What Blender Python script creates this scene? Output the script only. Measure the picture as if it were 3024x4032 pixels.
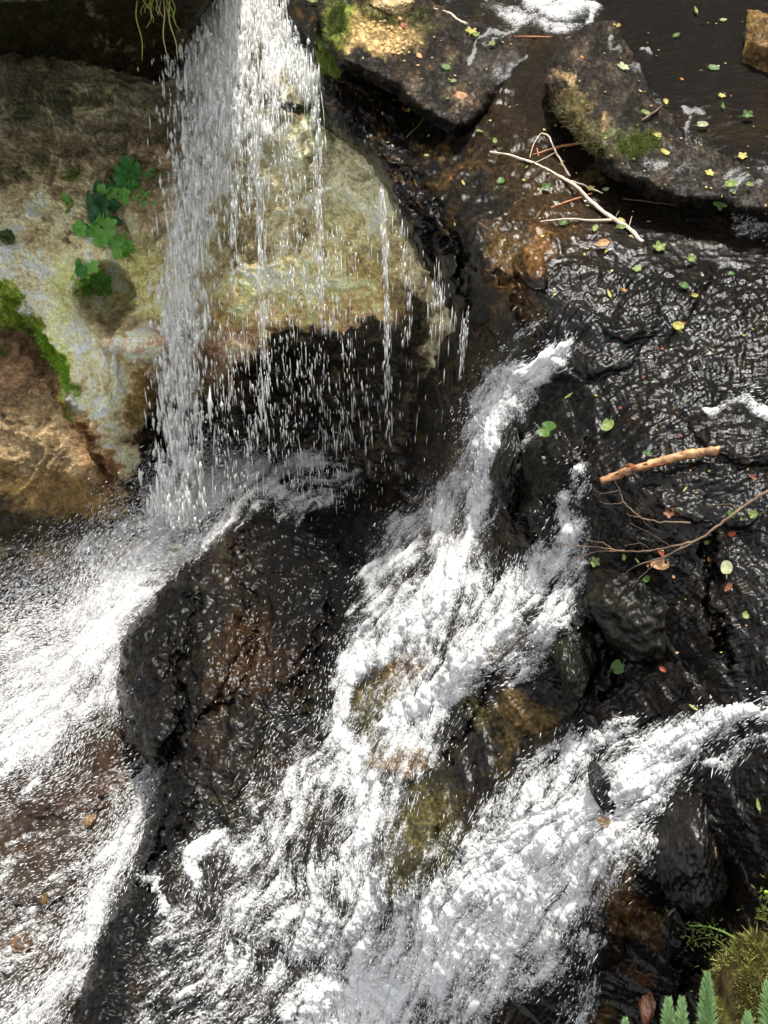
import bpy, math, numpy as np
from mathutils import Vector
R = math.radians
for o in list(bpy.data.objects): bpy.data.objects.remove(o)
S = bpy.context.scene
C = S.collection
# ------------------------------------------------------------------ camera, sky, sun, exposure
PITCH = R(38.0); FPX = 4867.0; CAMZ = 2.3
cam_d = bpy.data.cameras.new('camera'); cam = bpy.data.objects.new('camera', cam_d); C.objects.link(cam)
cam.location = (0, 0, CAMZ); cam.rotation_euler = (math.pi/2 - PITCH, 0, 0)
cam_d.sensor_fit = 'VERTICAL'; cam_d.sensor_height = 24; cam_d.lens = 24*FPX/4032
cam_d.clip_start = 0.05; cam_d.clip_end = 500
S.camera = cam
SUN_EL, SUN_AZ = R(70), R(12)      # azimuth from +Y towards +X
W = bpy.data.worlds.new('World'); S.world = W; W.use_nodes = True
nt = W.node_tree; bg = nt.nodes['Background']
sky = nt.nodes.new('ShaderNodeTexSky'); sky.sky_type = 'NISHITA'; sky.sun_disc = False
sky.sun_elevation = SUN_EL; sky.sun_rotation = SUN_AZ; sky.dust_density = 3.0; sky.air_density = 1.0
sky.altitude = 300
hs = nt.nodes.new('ShaderNodeHueSaturation'); hs.inputs['Saturation'].default_value = 0.15
nt.links.new(sky.outputs[0], hs.inputs['Color']); nt.links.new(hs.outputs[0], bg.inputs['Color'])
bg.inputs['Strength'].default_value = 0.15
sd = bpy.data.lights.new('sun', 'SUN'); sun = bpy.data.objects.new('sun', sd); C.objects.link(sun)
sd.energy = 2.3; sd.angle = R(2.0); sd.color = (1.0, 0.96, 0.88)
sdir = Vector((math.sin(SUN_AZ)*math.cos(SUN_EL), math.cos(SUN_AZ)*math.cos(SUN_EL), math.sin(SUN_EL)))
sun.rotation_euler = sdir.to_track_quat('Z', 'Y').to_euler(); sun.location = (3, 6, 9)
S.view_settings.view_transform = 'Standard'; S.view_settings.look = 'None'
S.view_settings.exposure = 1.35; S.view_settings.gamma = 1.0
S.cycles.max_bounces = 6; S.cycles.transparent_max_bounces = 12
S.cycles.sample_clamp_indirect = 4.0; S.cycles.caustics_reflective = False; S.cycles.caustics_refractive = False
STEP = 4.5                     # grid spacing of the rock surfaces, in units of the surface parameter

# ------------------------------------------------------------------ helpers
rng = np.random.default_rng(7)
st, ct = math.sin(PITCH), math.cos(PITCH)
def ray(u, v):
    a = (np.asarray(u, float)-1512)/FPX; b = (2016-np.asarray(v, float))/FPX
    return np.stack([a, ct+b*st, -st+b*ct], -1)
def pos(u, v, t):
    d = ray(u, v); p = d*np.asarray(t, float)[..., None]; p[..., 2] += CAMZ; return p
def z2t(u, v, z): return (z-CAMZ)/ray(u, v)[..., 2]
_p = rng.permutation(256); _perm = np.concatenate([_p, _p, _p]); _g = rng.normal(size=(256, 3)); _g /= np.linalg.norm(_g, axis=1)[:, None]
_g = _g.astype(np.float32)
def noise3(x, y, z):
    x = np.asarray(x, np.float32); y = np.asarray(y, np.float32); z = np.asarray(z, np.float32)
    x, y, z = np.broadcast_arrays(x, y, z)
    xi = np.floor(x).astype(int); yi = np.floor(y).astype(int); zi = np.floor(z).astype(int)
    fx = x-xi; fy = y-yi; fz = z-zi
    ux = fx*fx*fx*(fx*(fx*6-15)+10); uy = fy*fy*fy*(fy*(fy*6-15)+10); uz = fz*fz*fz*(fz*(fz*6-15)+10)
    out = 0
    for i in (0, 1):
        wx = ux if i else 1-ux; a = _perm[(xi+i) & 255]
        for j in (0, 1):
            wy = uy if j else 1-uy; b = _perm[a+((yi+j) & 255)]
            for k in (0, 1):
                wz = uz if k else 1-uz; g = _g[_perm[b+((zi+k) & 255)]]
                out = out+wx*wy*wz*(g[..., 0]*(fx-i)+g[..., 1]*(fy-j)+g[..., 2]*(fz-k))
    return out*1.6
def fbm(x, y, z, oct=5, gain=.5, ridge=False):
    s = 0; a = 1.; n = 0
    for o in range(oct):
        v = noise3(x+o*17.3, y+o*9.1, z+o*5.7)
        if ridge: v = 1-2*np.abs(v)
        s = s+a*v; n += a; a *= gain; x = x*2.03; y = y*2.03; z = z*2.03
    return s/n
def fb2(U, V, sc, oct=4, seed=0, gain=.5, ridge=False): return fbm(U/sc, V/sc, np.float32(seed*3.7+.5), oct, gain, ridge)
def sstep(a, b, x):
    t = np.clip((x-a)/(b-a), 0, 1); return t*t*(3-2*t)
def srgb(r, g, b): return np.array([((c/255+.055)/1.055)**2.4 if c > 10 else c/255/12.92 for c in (r, g, b)])
def sdf(poly, U, V):
    P = np.array(poly, float); n = len(P); d = np.full(U.shape, 1e9); ins = np.zeros(U.shape, bool)
    for i in range(n):
        ax, ay = P[i]; bx, by = P[(i+1) % n]
        ex, ey = bx-ax, by-ay; wx = U-ax; wy = V-ay
        h = np.clip((wx*ex+wy*ey)/(ex*ex+ey*ey+1e-9), 0, 1)
        d = np.minimum(d, (wx-ex*h)**2+(wy-ey*h)**2)
        c = (ay > V) != (by > V)
        ins ^= c & (U < ex*(V-ay)/(ey if abs(ey) > 1e-9 else 1e-9)+ax)
    d = np.sqrt(d); return np.where(ins, d, -d)
def dline(pts, U, V, widths):
    """min over segments of distance / local half width"""
    best = np.full(U.shape, 1e9)
    for i in range(len(pts)-1):
        ax, ay = pts[i]; bx, by = pts[i+1]; ex, ey = bx-ax, by-ay
        h = np.clip(((U-ax)*ex+(V-ay)*ey)/(ex*ex+ey*ey+1e-9), 0, 1)
        w = widths[i]+(widths[i+1]-widths[i])*h
        best = np.minimum(best, np.hypot(U-ax-ex*h, V-ay-ey*h)/w)
    return best
def rbf(pts, vals, U, V, k=lambda r: r):
    pts = np.array(pts, float)/1000; vals = np.array(vals, float); n = len(pts)
    if vals.ndim == 1: vals = vals[:, None]
    D = np.linalg.norm(pts[:, None]-pts[None], axis=2)
    A = np.zeros((n+3, n+3)); A[:n, :n] = k(D)-np.eye(n)*0.004; A[:n, n] = 1; A[:n, n+1:] = pts; A[n, :n] = 1; A[n+1:, :n] = pts.T
    w = np.linalg.solve(A, np.concatenate([vals, np.zeros((3, vals.shape[1]))]))
    cu = np.arange(-1550, 4900, 30.); cv = np.arange(-420, 4640, 30.)
    GU, GV = np.meshgrid(cu, cv); q = np.stack([GU.ravel(), GV.ravel()], 1)/1000
    D = np.linalg.norm(q[:, None]-pts[None], axis=2)
    r = (k(D)@w[:n]+w[n]+q@w[n+1:]).reshape(GU.shape+(vals.shape[1],))
    for _ in range(2):
        rp = np.pad(r, ((1, 1), (1, 1), (0, 0)), mode='edge')
        r = (rp[:-2, 1:-1]+rp[2:, 1:-1]+rp[1:-1, :-2]+rp[1:-1, 2:]+2*r)/6
    return bil(r, (U+1550)/30, (V+420)/30)
def bil(r, x, y):
    x = np.clip(x, 0, r.shape[1]-1.001); y = np.clip(y, 0, r.shape[0]-1.001)
    xi = x.astype(int); yi = y.astype(int); fx = (x-xi); fy = (y-yi)
    if r.ndim == 3: fx = fx[..., None]; fy = fy[..., None]
    o = (r[yi, xi]*(1-fx)+r[yi, xi+1]*fx)*(1-fy)+(r[yi+1, xi]*(1-fx)+r[yi+1, xi+1]*fx)*fy
    return o[..., 0] if r.ndim == 3 and r.shape[2] == 1 else o
def coords(lo, hi, flo, fhi, step):
    a = []
    if lo < flo: a.append(np.arange(lo, flo, step*3))
    a.append(np.arange(max(lo, flo), min(hi, fhi), step))
    if hi > fhi: a.append(np.arange(fhi, hi, step*3))
    return np.concatenate(a)
def grid(u0, u1, v0, v1, step=None):
    step = step or STEP
    return np.meshgrid(coords(u0, u1, -30, 3054, step), coords(v0, v1, -30, 4062, step))
def tag(o, label=None, cat=None, group=None, kind=None):
    if label: o['label'] = label
    if cat: o['category'] = cat
    if group: o['group'] = group
    if kind: o['kind'] = kind
    return o
def build(name, verts, faces, mat, attrs=None, smooth=True, parent=None):
    me = bpy.data.meshes.new(name); n = len(verts); faces = np.asarray(faces)
    me.vertices.add(n); me.vertices.foreach_set('co', np.ascontiguousarray(verts, np.float32).ravel())
    k = faces.shape[1]; m = len(faces)
    me.loops.add(m*k); me.loops.foreach_set('vertex_index', faces.astype(np.int32).ravel())
    me.polygons.add(m); me.polygons.foreach_set('loop_start', np.arange(0, m*k, k, dtype=np.int32))
    me.polygons.foreach_set('use_smooth', np.full(m, smooth))
    me.update(calc_edges=True)
    for nm, a in (attrs or {}).items():
        if a.ndim == 2:
            at = me.attributes.new(nm, 'FLOAT_COLOR', 'POINT'); b = np.ones((n, 4), np.float32); b[:, :3] = a; at.data.foreach_set('color', b.ravel())
        else:
            at = me.attributes.new(nm, 'FLOAT', 'POINT'); at.data.foreach_set('value', np.ascontiguousarray(a, np.float32))
    me.materials.append(mat)
    o = bpy.data.objects.new(name, me); C.objects.link(o); o.parent = parent
    return o
def grid_mesh(name, P, mask, mat, attrs, parent=None):
    h, w = mask.shape; idx = np.arange(h*w).reshape(h, w)
    c = mask[:-1, :-1] & mask[1:, :-1] & mask[:-1, 1:] & mask[1:, 1:]
    q = np.stack([idx[:-1, :-1][c], idx[1:, :-1][c], idx[1:, 1:][c], idx[:-1, 1:][c]], 1)
    used, inv = np.unique(q, return_inverse=True)
    return build(name, P.reshape(-1, 3)[used], inv.reshape(q.shape), mat,
                 {k: (a.reshape(-1, 3)[used] if a.ndim == 3 else a.ravel()[used]) for k, a in attrs.items()}, parent=parent)
def normals(P):
    du = np.gradient(P, axis=1); dv = np.gradient(P, axis=0); n = np.cross(dv, du)
    return n/(np.linalg.norm(n, axis=-1, keepdims=True)+1e-12)

# ------------------------------------------------------------------ materials
def newmat(name):
    m = bpy.data.materials.new(name); m.use_nodes = True; return m, m.node_tree, m.node_tree.nodes['Principled BSDF']
def N(nt, t, **kw):
    n = nt.nodes.new(t)
    for k, v in kw.items():
        if k in n.inputs: n.inputs[k].default_value = v
        else: setattr(n, k, v)
    return n
def mathn(nt, op, a, b=None):
    n = nt.nodes.new('ShaderNodeMath'); n.operation = op
    for i, x in enumerate((a, b)):
        if x is None: continue
        if isinstance(x, (int, float)): n.inputs[i].default_value = x
        else: nt.links.new(x, n.inputs[i])
    return n.outputs[0]
def rock_mat(name, bump=.004, lo=.55, hi=1.5):
    """rock with per-vertex stone colour ('col') and wetness ('wet')"""
    m, t, b = newmat(name); L = t.links.new
    col = N(t, 'ShaderNodeAttribute', attribute_name='col'); wet = N(t, 'ShaderNodeAttribute', attribute_name='wet')
    tc = N(t, 'ShaderNodeTexCoord')
    n1 = N(t, 'ShaderNodeTexNoise', Scale=38., Detail=8., Roughness=.7); L(tc.outputs['Object'], n1.inputs['Vector'])
    n2 = N(t, 'ShaderNodeTexNoise', Scale=190., Detail=4., Roughness=.6); L(tc.outputs['Object'], n2.inputs['Vector'])
    v1 = N(t, 'ShaderNodeTexVoronoi', Scale=55.); L(tc.outputs['Object'], v1.inputs['Vector'])
    mr = N(t, 'ShaderNodeMapRange'); mr.inputs[1].default_value = .3; mr.inputs[2].default_value = .7; mr.inputs[3].default_value = lo; mr.inputs[4].default_value = hi
    L(n1.outputs['Fac'], mr.inputs[0])
    mr2 = N(t, 'ShaderNodeMapRange'); mr2.inputs[1].default_value = .35; mr2.inputs[2].default_value = .7; mr2.inputs[3].default_value = .7; mr2.inputs[4].default_value = 1.35
    L(n2.outputs['Fac'], mr2.inputs[0])
    k = mathn(t, 'MULTIPLY', mr.outputs[0], mr2.outputs[0])
    mul = N(t, 'ShaderNodeVectorMath', operation='SCALE'); L(col.outputs['Color'], mul.inputs[0]); L(k, mul.inputs['Scale'])
    L(mul.outputs[0], b.inputs['Base Color'])
    ro = N(t, 'ShaderNodeMapRange'); ro.inputs[3].default_value = .85; ro.inputs[4].default_value = .38; L(wet.outputs['Fac'], ro.inputs[0]); L(ro.outputs[0], b.inputs['Roughness'])
    L(mathn(t, 'MULTIPLY', wet.outputs['Fac'], .62), b.inputs['Coat Weight']); b.inputs['Coat Roughness'].default_value = .17; b.inputs['Coat IOR'].default_value = 1.42
    b.inputs['Specular IOR Level'].default_value = .06
    h = mathn(t, 'ADD', mathn(t, 'MULTIPLY', n1.outputs['Fac'], 1.0), mathn(t, 'MULTIPLY', n2.outputs['Fac'], .25))
    h = mathn(t, 'ADD', h, mathn(t, 'MULTIPLY', v1.outputs['Distance'], .35))
    bp = N(t, 'ShaderNodeBump', Strength=.8, Distance=bump*3); L(h, bp.inputs['Height']); L(bp.outputs[0], b.inputs['Normal'])
    # water film over the stone: finer, smoother ripple
    n3 = N(t, 'ShaderNodeTexNoise', Scale=110., Detail=4., Roughness=.6, Distortion=1.2); L(tc.outputs['Object'], n3.inputs['Vector'])
    b2 = N(t, 'ShaderNodeBump', Strength=.45, Distance=.0035); L(n3.outputs['Fac'], b2.inputs['Height']); L(b2.outputs[0], b.inputs['Coat Normal'])
    return m
def foam_mat(name, soft=.5, bright=.96):
    m, t, b = newmat(name); L = t.links.new
    a = N(t, 'ShaderNodeAttribute', attribute_name='foam')
    b.inputs['Base Color'].default_value = (bright, bright, bright*.99, 1); b.inputs['Roughness'].default_value = .35
    b.inputs['Specular IOR Level'].default_value = .3
    tc = N(t, 'ShaderNodeTexCoord'); n1 = N(t, 'ShaderNodeTexNoise', Scale=100., Detail=5., Roughness=.7); L(tc.outputs['Object'], n1.inputs['Vector'])
    x = mathn(t, 'ADD', a.outputs['Fac'], mathn(t, 'MULTIPLY', mathn(t, 'SUBTRACT', n1.outputs['Fac'], .5), 2.1))
    mr = N(t, 'ShaderNodeMapRange'); mr.interpolation_type = 'SMOOTHSTEP'; mr.inputs[1].default_value = .5-soft/2; mr.inputs[2].default_value = .5+soft/2
    mr.inputs[4].default_value = .86; L(x, mr.inputs[0]); L(mr.outputs[0], b.inputs['Alpha'])
    bp = N(t, 'ShaderNodeBump', Strength=.25, Distance=.006); L(n1.outputs['Fac'], bp.inputs['Height'])
    va = N(t, 'ShaderNodeVectorMath', operation='SCALE'); va.inputs['Scale'].default_value = .5; L(bp.outputs[0], va.inputs[0])
    vb = N(t, 'ShaderNodeVectorMath', operation='ADD'); vb.inputs[1].default_value = (0, -.05, .5); L(va.outputs[0], vb.inputs[0])
    vc = N(t, 'ShaderNodeVectorMath', operation='NORMALIZE'); L(vb.outputs[0], vc.inputs[0]); L(vc.outputs[0], b.inputs['Normal'])
    ts = N(t, 'ShaderNodeBsdfTranslucent'); ts.inputs[0].default_value = (bright, bright, bright, 1); tp = N(t, 'ShaderNodeBsdfTransparent'); m1 = N(t, 'ShaderNodeMixShader'); L(mr.outputs[0], m1.inputs[0]); L(tp.outputs[0], m1.inputs[1]); L(ts.outputs[0], m1.inputs[2])
    m2 = N(t, 'ShaderNodeMixShader', Fac=.35); L(b.outputs[0], m2.inputs[1]); L(m1.outputs[0], m2.inputs[2]); L(m2.outputs[0], t.nodes['Material Output'].inputs[0])
    return m
def plain_mat(name, col, rough=.5, spec=.5, var=.0, trans=0., scale=60., alpha=1.0):
    m, t, b = newmat(name); L = t.links.new
    b.inputs['Roughness'].default_value = rough; b.inputs['Specular IOR Level'].default_value = spec; b.inputs['Alpha'].default_value = alpha
    tc = N(t, 'ShaderNodeTexCoord'); n1 = N(t, 'ShaderNodeTexNoise', Scale=scale, Detail=5.); L(tc.outputs['Object'], n1.inputs['Vector'])
    cr = N(t, 'ShaderNodeValToRGB'); e = cr.color_ramp.elements
    c = np.array(col); e[0].position = .3; e[1].position = .7
    e[0].color = (*np.clip(c*(1-var), 0, 1), 1); e[1].color = (*np.clip(c*(1+var), 0, 1), 1)
    L(n1.outputs['Fac'], cr.inputs['Fac']); L(cr.outputs[0], b.inputs['Base Color'])
    if trans:
        ts = N(t, 'ShaderNodeBsdfTranslucent'); L(cr.outputs[0], ts.inputs[0]); mx = N(t, 'ShaderNodeMixShader', Fac=trans)
        L(b.outputs[0], mx.inputs[1]); L(ts.outputs[0], mx.inputs[2]); L(mx.outputs[0], t.nodes['Material Output'].inputs[0])
    return m
M_ROCK = rock_mat('wet_rock'); M_CLIFF = rock_mat('cliff_stone', .010, .7, 1.3)
M_FOAM = foam_mat('white_water', .95); M_VEIL = foam_mat('falling_veil', .9)
M_DROP = plain_mat('water_drop', (.9, .9, .9), .2, .5, alpha=.8); M_FALL = plain_mat('falling_drop', (.95, .95, .92), .15, .8, trans=.45)

# ------------------------------------------------------------------ flow field (direction the water runs, in the surface parameter)
ARW = [(1000,0,-.3,1),(1400,300,-.8,.6),(1700,200,-.8,.5),(2000,400,-.9,.5),(2300,60,-1,.3),(2700,100,-1,.25),(3000,400,-1,.2),(2800,600,-1,.3),(3000,850,-1,.6),(2400,750,-1,.35),
 (2000,700,-.9,.6),(1700,800,-.8,.9),(1600,1000,-.4,1),(1800,1100,-.4,1),(2200,1000,-.95,.45),(2500,1000,-1,.35),(2900,1000,-1,.35),(2600,1100,-1,.6),(2450,1180,-.7,.8),(2900,1300,-1,.6),(2300,1300,-.75,.75),(2600,1400,-.9,.5),(3000,1600,-1,.3),(2300,1450,-1,.5),
 (2080,1450,-.9,.6),(1950,1600,-.5,1),(1870,1850,-.25,1),(1800,2100,-.35,1),(1650,2350,-.6,1),(1450,2700,-.55,1),(1400,2950,-.4,1),(1200,3250,-.6,1),(1000,3600,-.8,.8),(800,3900,-.8,.8),
 (2700,1700,-1,.1),(2950,1900,-.9,-.1),(2600,1950,-1,.5),(2350,1850,-.8,.8),(2290,2050,-.2,1),(2200,2250,-.6,1),(2000,2450,-.7,.9),(1800,2650,-.5,1),(1650,2900,-.4,1),(1550,3200,-.3,1),(1450,3500,-.2,1),(1350,3900,-.3,1),
 (2900,2200,-.8,.6),(2700,2400,-.7,.7),(2500,2600,-.8,.6),(2300,2550,-.9,.6),(2100,2750,-.5,.9),(2900,2600,-1,.3),(3000,2850,-1,.2),(2750,2900,-.9,.5),(2500,3100,-.7,.8),(2300,3300,-.7,.8),(2000,3500,-.8,.8),(1800,3800,-.5,1),(2200,3700,-.4,1),(2500,3500,-.4,1),(2800,3300,-.2,1),(2800,3700,-.3,1),(2950,3100,-.3,1),
 (1300,1950,-.9,.3),(1000,1900,-.9,.5),(800,2050,-.85,.7),(600,2250,-.8,.9),(400,2500,-.8,.8),(150,2700,-.9,.6),(500,2700,-.6,.9),(1100,2400,-.5,.9),(800,2600,-.5,1),(1200,2700,-.5,1),(650,3050,-.4,1),(500,3350,-.6,.9),(250,3700,-.7,.8),(0,4000,-.7,.7),(0,3300,-1,.2),(300,3200,-1,.3)]
pts = [(a[0], a[1]) for a in ARW]; vec = np.array([(a[2], a[3]) for a in ARW]); vec /= np.linalg.norm(vec, axis=1)[:, None]
LS = 4.0; lu = np.arange(-480, 3500, LS); lv = np.arange(-360, 4440, LS); LU, LV = np.meshgrid(lu, lv)
FL = rbf(pts, vec, LU, LV)
wob = fb2(LU, LV, 260, 3, 11)*1.1; cw, sw = np.cos(wob), np.sin(wob)
FL = np.stack([FL[..., 0]*cw-FL[..., 1]*sw, FL[..., 0]*sw+FL[..., 1]*cw], -1)
FL /= np.linalg.norm(FL, axis=-1, keepdims=True)+1e-9
def lic(src, n, fl=FL, s=1.0):
    h, w = src.shape; acc = src.copy(); iy, ix = np.mgrid[0:h, 0:w].astype(np.float32); tot = 1.
    for sg in (1, -1):
        x = ix.copy(); y = iy.copy()
        for k in range(n):
            xi = np.clip(np.rint(x), 0, w-1).astype(int); yi = np.clip(np.rint(y), 0, h-1).astype(int)
            x = np.clip(x+sg*s*fl[yi, xi, 0], 0, w-1); y = np.clip(y+sg*s*fl[yi, xi, 1], 0, h-1)
            wt = 1-k/n*.8
            acc += wt*src[np.clip(np.rint(y), 0, h-1).astype(int), np.clip(np.rint(x), 0, w-1).astype(int)]; tot += wt
    o = acc/tot; return (o-o.mean())/o.std()
wn = rng.normal(size=LU.shape).astype(np.float32)
blur = lambda a: (a+np.roll(a, 1, 0)+np.roll(a, -1, 0)+np.roll(a, 1, 1)+np.roll(a, -1, 1))/5
LIC_F = lic(wn, 9)                                                # fine streaks along the flow
LIC_M = lic(fb2(LU, LV, 30, 2, 21).astype(np.float32), 18)        # broader streaks
LIC_L = lic(fb2(LU, LV, 110, 2, 23).astype(np.float32), 22)
FX = np.stack([-FL[..., 1], FL[..., 0]], -1)
RIP = .85*lic(fb2(LU, LV, 12, 2, 35).astype(np.float32), 7)+.45*lic(fb2(LU, LV, 13, 2, 31).astype(np.float32), 8, FX)*.8+lic(fb2(LU, LV, 30, 2, 33).astype(np.float32), 9, FX)*.45        # wavelets lying across the flow
def smp(a, U, V): return bil(a, (U+480)/LS, (V+360)/LS)

# ------------------------------------------------------------------ depth of the three big surfaces
A_PTS = [(1100,0,-.05),(1200,100,-.05),(1300,400,-.1),(1500,600,-.14),(1600,850,-.2),(1400,200,-.06),(1700,700,-.1),(1600,480,-.18),(1750,560,-.12),(2000,500,0),(1900,300,.0),(2100,100,.03),(2400,0,.16),(2800,50,.2),(3000,300,.2),
 (2700,400,.17),(3000,650,.17),(2600,250,.17),(3000,860,.0),(2700,860,-.02),(2300,700,0),(2100,650,0),(2000,900,-.03),(2300,950,-.03),(2600,1000,-.04),(2900,1000,-.05),(1800,900,-.1),(1880,1080,-.16),(1760,1000,-.25),(1750,1150,-.45),
 (2100,1150,-.1),(2400,1200,-.1),(2800,1250,-.1),(3000,1500,-.15),(2500,1450,-.2),(2200,1350,-.22),(2100,1250,-.2),(2050,1380,-.34),(1950,1350,-.5),(1850,1350,-.75),(1720,1350,-1.0),(1900,1600,-.75),(2150,1550,-.4),(1800,1800,-1.0),(1750,1600,-1.05),(1670,1700,-1.6),
 (1620,1900,-2.1),(1950,1800,-.75),(2100,1800,-.6),(2050,2100,-.95),(2300,1900,-.4),(2600,1800,-.25),(2900,1800,-.2),(3000,2200,-.35),(2700,2200,-.45),(2450,2150,-.5),(2250,2150,-.7),(1800,2200,-1.25),(1600,2200,-1.6),(1500,2150,-2.0),(1400,2200,-2.35),(1200,2100,-2.5),
 (1300,1900,-2.7),(1000,1950,-2.75),(1550,2050,-2.0),(1500,2450,-1.8),(1330,2500,-2.2),(1100,2400,-2.35),(900,2250,-2.5),(700,2500,-2.45),(600,2500,-2.5),(560,2800,-2.65),(800,2800,-2.4),(1000,2700,-2.35),(1250,2700,-2.3),(1700,2450,-1.45),(2000,2300,-1.1),(2150,2450,-.9),
 (2100,2700,-1.25),(1900,2700,-1.35),(1650,2700,-1.7),(1400,2900,-2.1),(1200,3000,-2.4),(900,3100,-2.45),(750,3050,-2.5),(650,3300,-2.6),(500,3650,-2.7),(400,3950,-2.75),(300,4400,-2.9),(1100,3400,-2.5),(1500,3200,-2.0),(1600,3400,-1.95),(1800,3100,-1.65),(2000,2950,-1.45),
 (2300,2800,-1.1),(2500,2500,-.8),(2300,2400,-.85),(2800,2600,-.6),(3000,2800,-.6),(2700,2900,-.85),(2450,3100,-1.1),(2200,3200,-1.3),(1900,3500,-1.75),(1500,3600,-2.2),(1100,3800,-2.7),(800,3700,-2.65),(800,4200,-2.9),(1400,4000,-2.8),(1900,3900,-2.1),(2200,3600,-1.62),
 (2600,3300,-1.1),(2500,3600,-1.4),(2300,3900,-1.78),(2900,3200,-.85),(2800,3600,-1.3),(2700,4000,-1.7),(3000,3700,-1.0),(3000,4032,-1.1),(3500,0,.4),(3500,1000,.0),(3500,2000,-.1),(3500,3000,-.4),(3500,4000,-.5),(2600,-350,.3),(1300,-350,0),(2000,4500,-2.6),(3000,4500,-1.2),(1000,4500,-3)]
Z2 = lambda L: [float(z2t(a, b, c)) for a, b, c in L]
B_T = [(0,200,9.0),(400,250,9.1),(700,300,9.0),(900,300,8.3),(1050,300,8.0),(1200,500,7.35),(1300,600,7.1),(1450,700,6.7),(1550,900,6.15),(1550,1200,6.4),(1650,1100,5.95),(1680,1500,6.5),(1680,1900,7.4),(1300,1000,7.35),(1300,1200,7.4),(1300,1350,7.6),(1300,1500,8.15),
 (1300,1700,8.45),(1300,1950,8.35),(1550,1500,7.0),(1550,1800,7.6),(1550,2000,7.9),(1100,500,7.7),(1000,800,8.0),(1000,1200,8.0),(1000,1400,8.25),(1000,1600,8.7),(1100,1900,8.5),(800,600,8.5),(800,1000,8.5),(800,1300,8.25),(800,1600,8.7),(800,1900,8.5),(500,500,8.9),(300,400,9.0),
 (0,500,8.9),(500,800,8.65),(200,800,8.55),(0,900,8.3),(150,1100,8.25),(350,930,8.35),(400,1030,8.3),(420,1170,8.6),(480,1180,8.65),(300,1250,8.2),(350,1500,8.1),(200,1400,8.1),(450,1330,8.2),(560,1330,8.1),(600,1450,8.3),(500,1700,8.35),(530,1900,8.45),(0,1300,7.95),(0,1600,7.8),
 (200,1700,7.75),(400,1800,7.85),(450,1950,8.0),(200,2050,7.95),(0,2150,8.0),(500,2050,8.3),(700,2150,8.2),(300,2300,8.05),(0,2320,8.1),(-450,1600,7.8),(-450,900,8.2),(-450,200,8.9),(2200,1000,6.3),(2200,2000,7.0),(0,-350,9.6),(900,-300,8.9),(1500,0,8.3),(1500,-300,8.6),(2100,300,7.3)]
B_Z = [(0,2600,-3.1),(300,2600,-3.1),(0,3000,-3.1),(400,3000,-3.0),(600,2700,-3.0),(0,3500,-3.15),(300,3500,-3.1),(500,3300,-3.05),(0,4032,-3.2),(300,4032,-3.2),(0,4500,-3.3),(1000,3000,-3.3),(2000,3400,-3.4),(1500,4300,-3.5),(1500,2600,-3.2),(-480,2600,-3.1),(-480,3500,-3.1),(-480,4400,-3.2)]
A_POLY = [(1000,-420),(1060,-100),(1165,130),(1235,330),(1290,480),(1400,580),(1480,650),(1530,740),(1580,860),(1620,980),(1660,1080),(1700,1180),(1690,1400),(1650,1650),(1600,1950),(1500,1930),(1300,1850),(1000,1880),(900,2030),(790,2230),(640,2370),(530,2500),(500,2700),(520,2920),
 (600,2990),(690,2960),(650,3150),(570,3400),(450,3620),(400,3800),(320,4032),(230,4500),(5200,4700),(5200,-480)]
def tA(U, V): return rbf([(a, b) for a, b, c in A_PTS], Z2(A_PTS), U, V)
def tB(U, V): return rbf([(a[0], a[1]) for a in B_T+B_Z], [a[2] for a in B_T]+Z2(B_Z), U, V)
def curl(t, d, rad, depth, skirt, sk):
    """roll the edge of a surface backwards so it has a rounded rim and thickness"""
    x = np.clip(1-d/rad, 0, 1); t = t+depth*(1-np.sqrt(np.maximum(1-x*x, 0)))
    return t+skirt*sstep(0, sk, -d)
def bumps(t, U, V, L):
    wu = U+fb2(U, V, 120, 3, 41)*40; wv = V+fb2(U, V, 120, 3, 43)*40
    for (cu, cv, ru, rv, ang, h) in L:
        c, s = math.cos(R(ang)), math.sin(R(ang)); x = (wu-cu); y = (wv-cv)
        r = np.sqrt(((x*c+y*s)/ru)**2+((-x*s+y*c)/rv)**2)
        t = t-h*np.where(r < 1, np.sqrt(np.maximum(1-r**2.6, 0)), 0)*sstep(1.0, .9, r)
    return t
# steps: lines across which the surface breaks (left/near side drops away)
def steps(t, U, V, L):
    wu = U+fb2(U, V, 90, 4, 45)*26; wv = V+fb2(U, V, 90, 4, 47)*26
    for (pl, h, w) in L:
        d = sdf(pl, wu, wv); t = t+h*sstep(0, w, d)
    return t
class Paint:
    def __init__(s, U, V, base, amp=30., sc=110., seed=60):
        s.wu = U+fb2(U, V, sc, 6, seed, .65)*amp*4.5; s.wv = V+fb2(U, V, sc, 6, seed+2, .65)*amp*4.5
        s.c = np.broadcast_to(np.array(base), U.shape+(3,)).copy(); s.wet = np.ones(U.shape)
    def mix(s, m, col, k=1., wet=None):
        m = (m*k); s.c = s.c*(1-m[..., None])+np.array(col)*m[..., None]
        if wet is not None: s.wet = s.wet*(1-m)+wet*m
    def poly(s, pl, col, soft=20, k=1., wet=None): s.mix(sstep(-soft, soft, sdf(pl, s.wu, s.wv)), col, k, wet)
    def ell(s, u, v, ru, rv, col, ang=0, k=1., wet=None, soft=.45):
        c, q = math.cos(R(ang)), math.sin(R(ang)); x = s.wu-u; y = s.wv-v
        r = np.sqrt(((x*c+y*q)/ru)**2+((-x*q+y*c)/rv)**2); s.mix(sstep(1+soft, 1-soft, r), col, k, wet)
    def line(s, pl, w, col, k=1., wet=None):
        s.mix(sstep(1.5, .5, dline(pl, s.wu, s.wv, [w]*len(pl))), col, k, wet)
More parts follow.
